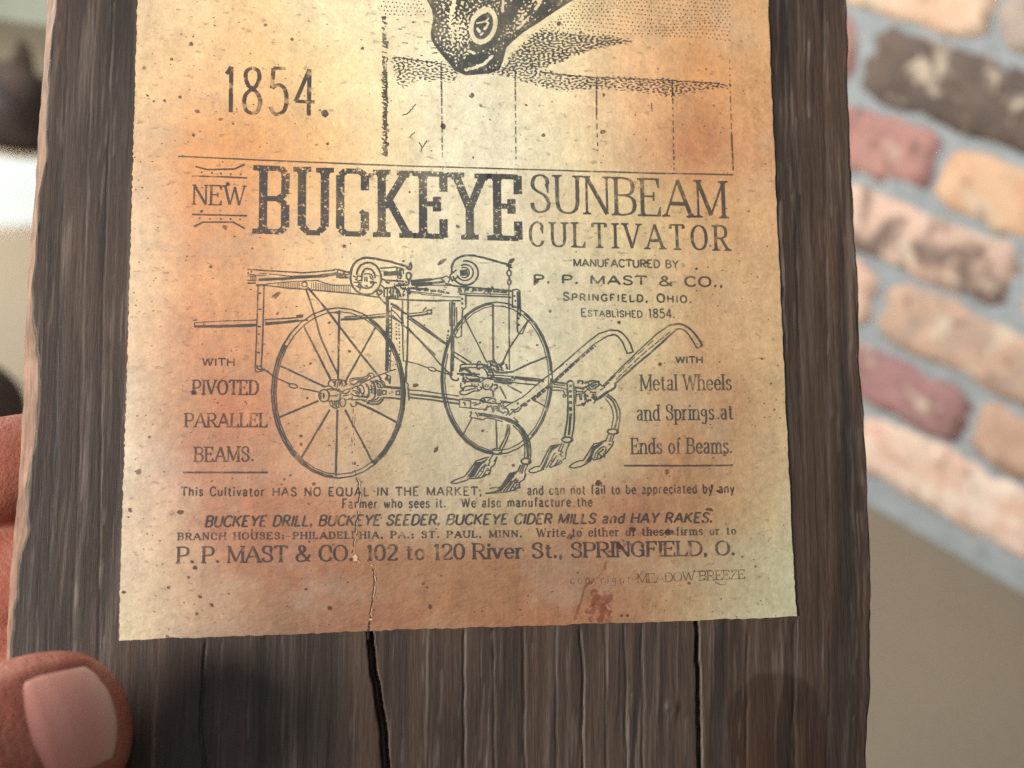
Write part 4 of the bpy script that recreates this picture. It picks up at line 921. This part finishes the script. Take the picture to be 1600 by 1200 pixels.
def inside(poly, X, Y):
    """signed distance to a polygon, positive inside"""
    P = np.array(poly, float); Q = np.roll(P, -1, 0); d = np.full(X.shape, 1e9); ins = np.zeros(X.shape, bool)
    for (ax, ay), (bx_, by) in zip(P, Q):
        ex, ey = bx_ - ax, by - ay; t = np.clip(((X - ax) * ex + (Y - ay) * ey) / (ex * ex + ey * ey + 1e-9), 0, 1)
        d = np.minimum(d, np.hypot(X - ax - t * ex, Y - ay - t * ey))
        c = ((ay > Y) != (by > Y)) & (X < (bx_ - ax) * (Y - ay) / (by - ay + 1e-12) + ax); ins ^= c
    return np.where(ins, d, -d)
def worm(X, Y, step, lx, ly, seed):
    """band limited noise: the curly tool marks of a wood engraving, mean 0, about -1..1"""
    ny, nx = X.shape; r = np.random.default_rng(seed).normal(size=(ny, nx))
    fy = np.fft.fftfreq(ny, step)[:, None]; fx = np.fft.fftfreq(nx, step)[None, :]
    k = np.hypot(fx * lx, fy * ly); g = np.exp(-((k - 1) / 0.33) ** 2)
    z = np.fft.ifft2(np.fft.fft2(r) * g).real
    return z / (z.std() * 2)
HORSE = [(655, -70), (667, 0), (675, 15), (677, 31), (673, 50), (674, 62), (684, 78), (700, 97), (710, 110), (727, 117.5), (742, 116.5), (765, 114.5), (780, 109), (785, 97), (791, 74), (801, 64), (819, 49), (840, 36), (865, 19), (885, 6), (935, -22), (990, -70)]
def segd(X, Y, pts):
    d = np.full(X.shape, 1e9)
    for (ax, ay), (bx_, by) in zip(pts[:-1], pts[1:]):
        ex, ey = bx_ - ax, by - ay; t = np.clip(((X - ax) * ex + (Y - ay) * ey) / (ex * ex + ey * ey), 0, 1); d = np.minimum(d, np.hypot(X - ax - t * ex, Y - ay - t * ey))
    return d
def horse(X, Y):
    s = inside(HORSE, X, Y)
    w = worm(X, Y, .65, 5.6, 5.6, 5) + .55 * worm(X, Y, .65, 9.5, 9.5, 6)
    sh = .26 + 1.6 * np.exp(-np.maximum(s, 0) / 3.2)                                   # solid along the outline
    sh = sh + .9 * np.exp(-(segd(X, Y, [(786, 30), (800, 20), (812, 4)]) / 9) ** 2) + .8 * np.exp(-(segd(X, Y, [(740, 78), (770, 66), (780, 40)]) / 7) ** 2) + .7 * np.exp(-(segd(X, Y, [(730, 100), (760, 92), (790, 86)]) / 8) ** 2) + .6 * np.exp(-(segd(X, Y, [(838, 20), (870, -6)]) / 8) ** 2)
    sh = sh - .55 * np.exp(-(((X - 715) / 16) ** 2 + ((Y - 48) / 22) ** 2)) - .5 * np.exp(-(((X - 812) / 9) ** 2 + ((Y - 18) / 22) ** 2)) - .35 * np.exp(-(((X - 845) / 14) ** 2 + ((Y - 5) / 10) ** 2))
    z = w * .62 + sh
    for pts, r in (([(710, -5), (708, 12), (704, 24)], 3.4), ([(706, 28), (702, 36), (706, 46)], 1.6), ([(727, 109), (742, 106), (757, 99), (768, 88)], 2.4), ([(731, 79), (741, 83)], 2.0), ([(786, 2), (785, 18)], 2.0), ([(843, -6), (842, 6), (836, 14)], 2.4), ([(808, 45), (816, 38), (822, 30)], 2.0)):
        z = np.minimum(z, (segd(X, Y, pts) + w * .7 - r) * .9)
    c, n = math.cos(math.radians(18)), math.sin(math.radians(18))
    u = (X - 755) * c + (Y - 40) * n; v = -(X - 755) * n + (Y - 40) * c
    e = np.hypot(u / 21.5, v / 30); e2 = np.hypot(u / 14.5, v / 22.0)
    z = np.where((e < 1) & (e2 > 1), -.6 + np.clip((e2 - 2.2), 0, 1), z)
    z = np.where(e2 <= 1, .8, z)
    for pts, r in (([(741, 30), (746, 25), (753, 20), (758, 19)], 1.9), ([(745, 36), (752, 35), (759, 33), (763, 29)], 1.3), ([(759, 33), (763, 36), (761, 40)], 1.6), ([(746, 45), (749, 49)], 2.2), ([(757, 45), (760, 42)], 2.1), ([(751, 54), (754, 52)], 1.7)):
        z = np.minimum(z, (segd(X, Y, pts) - r) * .8)
    return np.minimum(z, s * .8 + .25)
Hs = Ink()
field_mesh(Hs, 640, -68, 995, 122, .65, horse)
G1 = [(843, 48), (880, 52), (925, 56), (958, 57), (986, 65), (958, 69), (925, 76), (895, 86), (870, 97), (850, 104), (800, 111), (778, 112), (790, 103), (797, 90), (812, 76), (828, 60)]
G2 = [(612, 91), (620, 90), (640, 92), (660, 95), (680, 97), (690, 96), (697, 102), (712, 112), (716, 124), (704, 127), (690, 122), (672, 127), (650, 122), (630, 136), (622, 128), (616, 108)]
G3 = [(762, 112), (800, 109), (850, 112), (890, 118), (931, 121), (990, 123), (1050, 126), (1130, 131), (1142, 134), (1110, 138), (1085, 143), (1048, 149), (1010, 143), (960, 138), (932, 137), (885, 140), (850, 134), (800, 122)]
def ground(X, Y):
    w = worm(X, Y, .7, 7.4, 3.9, 8) + .3 * worm(X, Y, .7, 12, 5, 9)
    a = inside(G1, X, Y); b = inside(G2, X, Y); c = inside(G3, X, Y)
    z = np.maximum(np.where(a > -4, w * .75 - .02 + np.clip(a * .12, -1.2, .12), -1), np.where(b > -4, w * .75 - .20 + np.clip(b * .1, -1.2, .1), -1))
    return np.maximum(z, np.where(c > -4, w * .75 - .18 + np.clip(c * .1, -1.2, .1), -1))
field_mesh(Hs, 606, 44, 1146, 156, .7, ground)
Fn = Ink()
for pts, w in (([(612, 91), (622, 90), (650, 94), (680, 98)], 2.2), ([(843, 112), (880, 117), (931, 121)], 2.2), ([(931, 121), (990, 123), (1050, 126), (1125, 130)], 1.5)): line(Fn, pts, w, .3)
for pts, w, on, off in (([(689, 97), (690, 160)], 2.6, 20, 1), ([(690, 160), (691, 246)], 1.8, 9, 3), ([(805, 108), (805, 152)], 2.2, 14, 1), ([(805, 152), (806, 249)], 1.7, 9, 4), ([(932, 121), (932, 180)], 2.4, 22, 1), ([(932, 180), (934, 236)], 1.8, 8, 5), ([(1050, 124), (1051, 158)], 2.4, 12, 2), ([(1051, 158), (1053, 266)], 1.7, 6, 5), ([(1140, 96), (1141, 150)], 1.5, 3, 6), ([(1141, 150), (1143, 210)], 1.9, 9, 4), ([(1143, 210), (1145.5, 266)], 2.4, 25, 1)):
    Win(Fn, 0, 0, 1).dash(w, ' '.join('%g,%g' % p for p in pts), on, off)
for pts in ([(853, 122), (854, 138)], [(917, 122), (917, 133)], [(945, 122), (946, 130)], [(1000, 126), (1000, 134)], [(1018, 161), (1018, 174)], [(622, 98), (624, 116)], [(628, 180), (638, 176), (650, 162)], [(640, 214), (648, 206)], [(655, 222), (660, 230), (667, 219)], [(660, 230), (657, 237)]): line(Fn, pts, 1.6, .3)
random.seed(31)
ed_ = [(595, 26), (606, 26)]
y = 27.0
while y < 243:                                             # rough rope-like upright at the left of the picture
    q = 596.5 + random.uniform(-1.5, 1.5); dn = 1.0 if y > 110 else .75
    if random.random() < dn:
        ribbon(Fn.pend, catmull([(q + random.uniform(0, 2), y), (q + random.uniform(4, 9), y + random.uniform(-1, 5)), (q + random.uniform(1, 9), y + random.uniform(2, 7))], 3), random.uniform(1.8, 3.0))
        if random.random() < .6: disc(Fn.pend, q + random.uniform(1, 8), y + random.uniform(0, 4), random.uniform(1.2, 2.4), rag=.6)
    y += random.uniform(2.4, 4.6)
Win(Fn, 0, 0, 1).dash(2.4, "604,112 603.5,180 603,240", 20, 2)
# stippled background
for r_ in range(-9, 12):
    for c_ in range(-2, 84):
        x = 609 + c_ * 6.55 + (r_ % 2) * 3.2; yy = r_ * 5.6 - 2 + (x - 609) * .035 + 2.2 * math.sin(x * .03 + r_ * .5)
        lim = 26 if x < 700 else 46 + (x - 840) * .055
        if yy > lim or x > 1142: continue
        sd = float(inside(HORSE, np.array([[x]]), np.array([[yy]]))[0, 0])
        if sd > -9: continue
        if x < 700 and yy > 18 and random.random() < .4: continue
        disc(Fn.pend, x + random.gauss(0, .5), yy + random.gauss(0, .5), random.uniform(.95, 1.7), random.uniform(.9, 1.4), random.uniform(0, 3), n=6, rag=.4)
for _ in range(22): 
    x, yy = random.uniform(612, 682), random.uniform(30, 88); l = random.uniform(1.5, 5)
    ribbon(Fn.pend, [(x - l, yy - random.uniform(0, 1)), (x + l, yy)], random.uniform(1, 1.7))
Hs.build('horse_engraving', mat_ink('horse_ink', (55, 59, 59), .84, .25, 900, .56, .68), 0.00003, paper)
Fn.build('fence_engraving', mat_ink('fence_ink', (64, 58, 52), .84, .4, 900, .54, .66), 0.00003, paper)

# ---- fly specks, drops and the rust stain
St = Ink()
SPOTS = [(308,174,4),(281,152,3),(298,69,3.4),(456,61,3),(268,92,2.6),(225,106,3.2),(345,186,3.4),(302,211,2.6),(512,224,2.6),(494,226,2.4),(579,274,3.4),(356,287,3.2),(315,330,2.6),(351,355,4),(538,385,3),(414,39,3),(566,75,2.6),(240,158,2),(257,157,2.4),(364,193,2),
 (737,149,4.6),(692,197,4.8),(849,211,3.4),(942,206,3.8),(751,165,2.4),(943,148,2.6),(873,37,3.8),(907,51,3),(715,354,3),(739,246,2),(822,164,2),(433,490,3),(514,504,2.5),(546,549,2.8),(537,385,3),(485,568,2),(329,417,2.5),(480,622,2),
 (859,486,3),(967,504,3),(750,535,2),(777,542,2),(839,539,2),(1031,569,3),(470,681,2.6),(470,694,3),(554,724,2.6),(490,756,3),(444,749,2.4),(754,673,2.5),(802,727,2.6),(1042,737,4.6),(1132,709,3.8),(934,755,4.8),(1112,760,3),(890,839,4.6),(967,854,5.4),(1076,911,2.8),
 (971,962,2.5),(980,962,2.6),(263,918,3),(193,925,3.2),(312,932,3),(307,959,3),(261,994,2.5),(330,945,2.8),(305,887,3.6),(216,737,5),(203,797,3.4),(200,808,2),(233,683,2.4),(515,950,4),(478,920,2.8),(672,948,3.4),(661,912,3),(294,902,2.4),(1160,870,2),(1180,885,2.2),(1100,905,2),(1210,640,2),(1190,560,2),(1170,330,2.4),(1088,420,2.4),(640,300,2),(1115,165,2),(1010,410,2.4),(630,408,2)]
for x, y, r in SPOTS: disc(St.pend, x, y, r, r * random.uniform(.75, 1), random.uniform(0, 3), n=11, rag=.5)
for x, y, a, b, t in ((432,461,9,3.6,-.7),(690,409,7.5,3.2,-.6),(798,408,6,3,-.7),(580,274,5,2.4,-.8),(649,602,4.6,3.2,0),(681,702,6.5,3,-.9),(281,800,6,3.4,-.1),(303,613,6,3.5,.2),(988,827,7,3.6,.2),(1045,832,9,4,.1),(1108,796,6,3,.3),(312,932,4,2.4,.6),(330,945,4,2,.7),(838,440,6,3.4,-.8),(1122,768,4,2,.5)):
    disc(St.pend, x, y, a, b, t, n=12, rag=.5)
r2 = np.random.default_rng(99)
for _ in range(760):
    x, y = r2.uniform(195, 1235), r2.uniform(-60, 985)
    if x < 216 - y * .03 or x > 1198 + y * .044: continue
    if r2.random() < (.55 if 620 < x < 1000 else 0): continue
    disc(St.pend, x, y, r2.uniform(.7, 1.6) + 1.2 * r2.random() ** 6, r2.uniform(.6, 1.3) + .8 * r2.random() ** 6, r2.uniform(-.4, .4), n=6, rag=.6)
St.build('fly_specks', mat_ink('speck_brown', (72, 46, 38), .80, .35, 1400, .45, .6), 0.00005, paper)
Ru = Ink()
random.seed(5)
ribbon(Ru.pend, catmull([(948, 876), (943, 892), (930, 905), (914, 917), (909, 935), (902, 955), (895, 977)], 4), [2 + 4 * random.random() for _ in range(25)])
for _ in range(70):
    t = random.random(); x = 925 + 30 * random.random() * (1 - .3 * t) + 8 * random.gauss(0, 1) * .4; y = 922 + 50 * t
    disc(Ru.pend, x, y, random.uniform(1.5, 7), random.uniform(1.5, 6), random.uniform(0, 3), n=9, rag=.8)
for _ in range(16): disc(Ru.pend, random.gauss(962, 14), random.gauss(852, 6), random.uniform(2, 5), random.uniform(1.5, 3), .2, n=8, rag=.7)
for _ in range(14): disc(Ru.pend, random.uniform(985, 1090), random.gauss(831, 3), random.uniform(2, 7), random.uniform(1, 2.4), .1, n=8, rag=.7)
Ru.build('rust_stain', mat_ink('rust_brown', (120, 58, 44), .50, .42, 900, .45, .62), 0.00004, paper)

# ---- the tear that follows the split in the plank
CR = [(552, 637), (550, 660), (549, 700), (550, 722), (555, 742), (558, 750), (561, 772), (559, 790), (556, 812), (555, 830), (552, 850), (551, 868), (560, 880), (581, 884), (584, 900), (583, 916), (581, 937), (578, 955), (579, 968), (575, 977), (575, 999)]
random.seed(12)
P = [np.array(p, float) for p in CR]; Q = []
for a, b in zip(P[:-1], P[1:]):
    n = max(2, int(np.linalg.norm(b - a) / 4)); Q += [a + (b - a) * j / n + np.array([random.gauss(0, .6), 0]) for j in range(n)]
Q.append(P[-1])
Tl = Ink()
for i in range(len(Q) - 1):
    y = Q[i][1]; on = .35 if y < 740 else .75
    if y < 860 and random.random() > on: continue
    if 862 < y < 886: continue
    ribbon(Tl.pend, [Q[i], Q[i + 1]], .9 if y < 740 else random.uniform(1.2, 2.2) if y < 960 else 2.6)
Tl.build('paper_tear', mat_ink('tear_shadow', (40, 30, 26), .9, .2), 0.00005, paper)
Te = Ink()
for i in range(len(Q) - 1):
    y = Q[i][1]
    if random.random() < (.3 if y < 745 else .62) and y < 972: ribbon(Te.pend, [Q[i] + np.array([2.2, 0]), Q[i + 1] + np.array([2.0 + random.random(), 0])], random.uniform(.8, 1.8))
disc(Te.pend, 579, 968, 3, 1.8, n=9, rag=.4)
Te.pend.append([np.array(p, float) for p in ((551, 869), (556, 866), (559, 870), (558, 877), (553, 877))])
ke = NT('torn_paper_fibre'); ke.b.inputs['Base Color'].default_value = rgba((196, 156, 124)); ke.set(Roughness=.8)
Te.build('torn_edge', ke.m, 0.00009, paper)

# ------------------------------------------------------------------ the hand that holds the sign
def smooth_loft(bm, path, radii, flat, up, n=28):
    """tapered limb: rings of an oval section along path (board frame, metres)"""
    rings = []; path = [Vector(p) for p in path]
    for i, p in enumerate(path):
        t = (path[min(i + 1, len(path) - 1)] - path[max(i - 1, 0)]).normalized()
        sx = up.cross(t).normalized(); sz = t.cross(sx).normalized()
        rings.append([bm.verts.new(p + sx * (radii[i] * math.cos(a)) + sz * (radii[i] * flat[i] * math.sin(a))) for a in [2 * math.pi * k / n for k in range(n)]])
    for a, b in zip(rings[:-1], rings[1:]):
        for k in range(n): bm.faces.new((a[k], a[(k + 1) % n], b[(k + 1) % n], b[k]))
    bm.faces.new(rings[0][::-1]); bm.faces.new(rings[-1])
def L(px, py, h): return Vector(at(px, py, h))
def dense(pts, rad, fl, n=7):
    P = catmull([tuple(p) for p in pts], n); 
    s = np.linspace(0, len(pts) - 1, len(P)); k = np.arange(len(pts))
    return P, np.interp(s, k, rad), np.interp(s, k, fl)
hb = bmesh.new()
Z = Vector((0, 0, 1))
# thumb: lies across the lower left of the board
tip = L(189, 1105, .0098); ip = L(-72, 1200, .0215); mcp = L(-330, 1330, .006); wrist = L(-620, 1760, -.012)
ax = (tip - ip).normalized()
ts = [0, .25, .7, 1.5, 2.8, 4.6, 7, 10, 14, 18, 22, 27, 32]
pth = [tip - ax * (s * 1e-3) + Z * (0.0012 * min(1, s / 9.0)) for s in ts]
rd = [.0012, .0028, .0046, .0064, .0081, .0093, .0101, .0105, .0107, .0106, .0102, .0100, .0104]
smooth_loft(hb, [tuple(p) for p in pth], rd, [.92, .90, .86, .82, .80, .79, .79, .80, .81, .83, .86, .88, .88], Z)
P, R_, Fv = dense([pth[-2], ip - ax * .008, (ip + mcp) * .5, mcp, (mcp + wrist) * .5], [.0100, .0106, .0104, .0135, .021], [.88, .9, .95, .95, .8])
smooth_loft(hb, P, R_, Fv, Z)
# palm, wrist and the fingers that close round the edge behind the board
kn = [L(-330, 760, -.030), L(-350, 930, -.034), L(-360, 1090, -.036), L(-370, 1230, -.036)]
P, R_, Fv = dense([mcp + Vector((0, 0, -.006)), (mcp + wrist) * .5, wrist, wrist + (wrist - mcp) * .9], [.020, .026, .026, .029], [.8, .75, .72, .8]); smooth_loft(hb, P, R_, Fv, Z)
for j, k_ in enumerate(kn):
    P, R_, Fv = dense([(wrist * .55 + k_ * .45), k_ * .8 + wrist * .2, k_], [.016, .0145, .011], [.9, .9, .95]); smooth_loft(hb, P, R_, Fv, Z)
fing = [(L(-40, 742, -.0185), L(90, 716, -.0225)), (L(-40, 905, -.023), L(150, 880, -.0235)), (L(-50, 1070, -.023), L(140, 1060, -.0235)), (L(-70, 1210, -.022), L(80, 1220, -.0225))]
for k_, (m_, e_) in zip(kn, fing):
    q = e_ + (e_ - m_) * .25
    P, R_, Fv = dense([k_, k_ * .35 + m_ * .65, m_, e_, q, q + (q - e_) * .35], [.0105, .0094, .0086, .0080, .0066, .003], [.95] * 6); smooth_loft(hb, P, R_, Fv, Z)
me = bpy.data.meshes.new('person'); hb.to_mesh(me); hb.free()
hand = bpy.data.objects.new('person', me); COL.objects.link(hand); hand.matrix_world = sign.matrix_world.copy()
md = hand.modifiers.new('r', 'REMESH'); md.mode = 'VOXEL'; md.voxel_size = 0.00075
ms = hand.modifiers.new('s', 'SMOOTH'); ms.factor = 0.5; ms.iterations = 14
dg = bpy.context.evaluated_depsgraph_get(); nm = bpy.data.meshes.new_from_object(hand.evaluated_get(dg))
hand.modifiers.clear(); hand.data = nm; nm.name = 'person'
nm.polygons.foreach_set('use_smooth', [True] * len(nm.polygons))
# nail frame: along the thumb, across, and out of the nail bed (rolled a little to the upper side)
ZR = (Z - ax * Z.dot(ax)).normalized(); ac = ZR.cross(ax).normalized()
roll = math.radians(8); nz = ZR * math.cos(roll) + ac * math.sin(roll); nx_ = nz.cross(ax).normalized()
NC0 = tip - ax * .0095 + Z * .0012
NS0, NSL, NHW = .0040, .0150, .0070          # where the nail starts behind the tip, its length, half its width
from mathutils.bvhtree import BVHTree
skin_tree = BVHTree.FromPolygons([v.co.copy() for v in nm.vertices], [tuple(p.vertices) for p in nm.polygons])
def nail_pt(u, v, lift=0.0):
    """u -1 free edge .. 1 root, v -1..1 across: dropped onto the thumb"""
    s_ = NS0 + (u + 1) * .5 * NSL
    half = NHW * (1 - .10 * max(0, -u) - .10 * max(0, u))
    o = tip - ax * s_ + nx_ * (half * v) + nz * .025
    hit = skin_tree.ray_cast(o, -nz)[0]
    return hit + nz * lift
# press a shallow bed with a raised rim round the nail
co = np.empty(len(nm.vertices) * 3); nm.vertices.foreach_get('co', co); co = co.reshape(-1, 3)
loc = co - np.array(tip); sa = -(loc @ np.array(ax)); xa = loc @ np.array(nx_); za = loc @ np.array(nz)
un = (sa - NS0) / NSL * 2 - 1; half = NHW * (1 - .10 * np.clip(-un, 0, 1) - .10 * np.clip(un, 0, 1)); vn = xa / half
q = np.maximum(np.abs(vn), np.where(un > 0, np.hypot(np.clip(un, 0, 9), vn * .8), -un))
top = (za > .002) & (un > -1.6) & (un < 1.8)
rim = np.exp(-((q - 1.12) / .13) ** 2) * .00028 * (un > -1.0); bed = np.clip((1.0 - q) / .1, 0, 1) * .00025 * np.clip((.6 - un) / .5, 0, 1); rim = rim * np.clip((.7 - un) / .5, .15, 1)
co[top] += (np.outer(rim - bed, np.array(nz)))[top]
# skin creases behind the nail
cre = sum(np.exp(-((sa - s0 - .0006 * np.sin(xa * 700 + s0 * 9e3)) / .00035) ** 2) for s0 in (.0235, .0252, .0272, .0296, .0318)) * .00022
co[top | ((za > .001) & (sa > .02) & (sa < .035))] -= (np.outer(cre, np.array(nz)))[top | ((za > .001) & (sa > .02) & (sa < .035))]
nm.vertices.foreach_set('co', co.ravel()); nm.update()
def mat_skin():
    k = NT('skin'); n = k.noise(90, 4, .6); f = k.noise(1500, 3, .6)
    c = k.mix(k.rng(n, .35, .65), rgba((148, 88, 71)), rgba((166, 104, 86)))
    k.l(c, k.b.inputs['Base Color']); k.set(Roughness=.5, Specular_IOR_Level=.35, Subsurface_Weight=.35, Subsurface_Scale=.004)
    k.b.inputs['Subsurface Radius'].default_value = (1, .3, .16); w = k.noise(420, 4, .6, (1, 1, 1), (3, 1, 2)); r = k.noise(160, 3, .5, loc=(5, 5, 1))
    c = k.mix(k.rng(r, .45, .75, 0, .22), c, rgba((150, 58, 44))); k.l(c, k.b.inputs['Base Color'])
    k.bump(k.math('ADD', f, k.math('MULTIPLY', w, 1.6)), .5, .00028)
    return k.m
nm.materials.clear(); nm.materials.append(mat_skin())
tag(hand, 'hand gripping the lower left of the wooden sign, thumb on the front and fingers behind', 'person')
# nail plate
NU, NV = 26, 22; nv_, nf = [], []
for i in range(NU):
    u = -1.02 + 2.0 * i / (NU - 1)
    for j in range(NV):
        v = -1 + 2 * j / (NV - 1)
        uu_ = u
        if u > .15: uu_ = .15 + (u - .15) * math.sqrt(max(0, 1 - .86 * v * v))         # rounded root
        if u < -.4: uu_ = -.4 + (u + .4) * (1 - .42 * abs(v) ** 2.5) + .03 * math.exp(-((v - .5) / .06) ** 2)
        nv_.append(nail_pt(uu_, v, -.00006 + .00020 * (1 - v * v) - .00055 * max(0, (u - .25) / .7) - .0005 * max(0, (abs(v) - .9) / .1)))
for i in range(NU - 1):
    for j in range(NV - 1): x = i * NV + j; nf.append((x, x + NV, x + NV + 1, x + 1))
loop = [j for j in range(NV)] + [i * NV + NV - 1 for i in range(1, NU)] + [(NU - 1) * NV + j for j in range(NV - 2, -1, -1)] + [i * NV for i in range(NU - 2, 0, -1)]
b0_ = len(nv_)
for x in loop: nv_.append(nv_[x] - nz * .0007)
for i in range(len(loop)): nf.append((loop[i], loop[(i + 1) % len(loop)], b0_ + (i + 1) % len(loop), b0_ + i))
def mat_nail():
    k = NT('nail'); a = k.attr('tone'); n = k.noise(500, 3, .5)
    k.l(a, k.b.inputs['Base Color']); k.set(Roughness=.38, Specular_IOR_Level=.5, Subsurface_Weight=.2, Subsurface_Scale=.002); k.bump(n, .15, .0002)
    return k.m
nl = mesh_obj('thumbnail', nv_, nf, mat_nail(), hand, smooth=True)
cols = []
for x in range(len(nv_)):
    i = (x // NV) if x < b0_ else 0; u = -1 + 2 * i / (NU - 1)
    pink, tipc = s2l((208, 148, 132)), s2l((216, 172, 150)); t = min(1, max(0, (-.5 - u) / .45)); vv = -1 + 2 * (x % NV) / (NV - 1); d_ = .9 * max(0, u) + .22 * max(0, -vv) ; cols.append((pink * (1 - t) + tipc * t) * (1 - np.array([.25, .45, .42]) * min(1, d_)))
color_attr(nl, 'tone', np.array(cols))
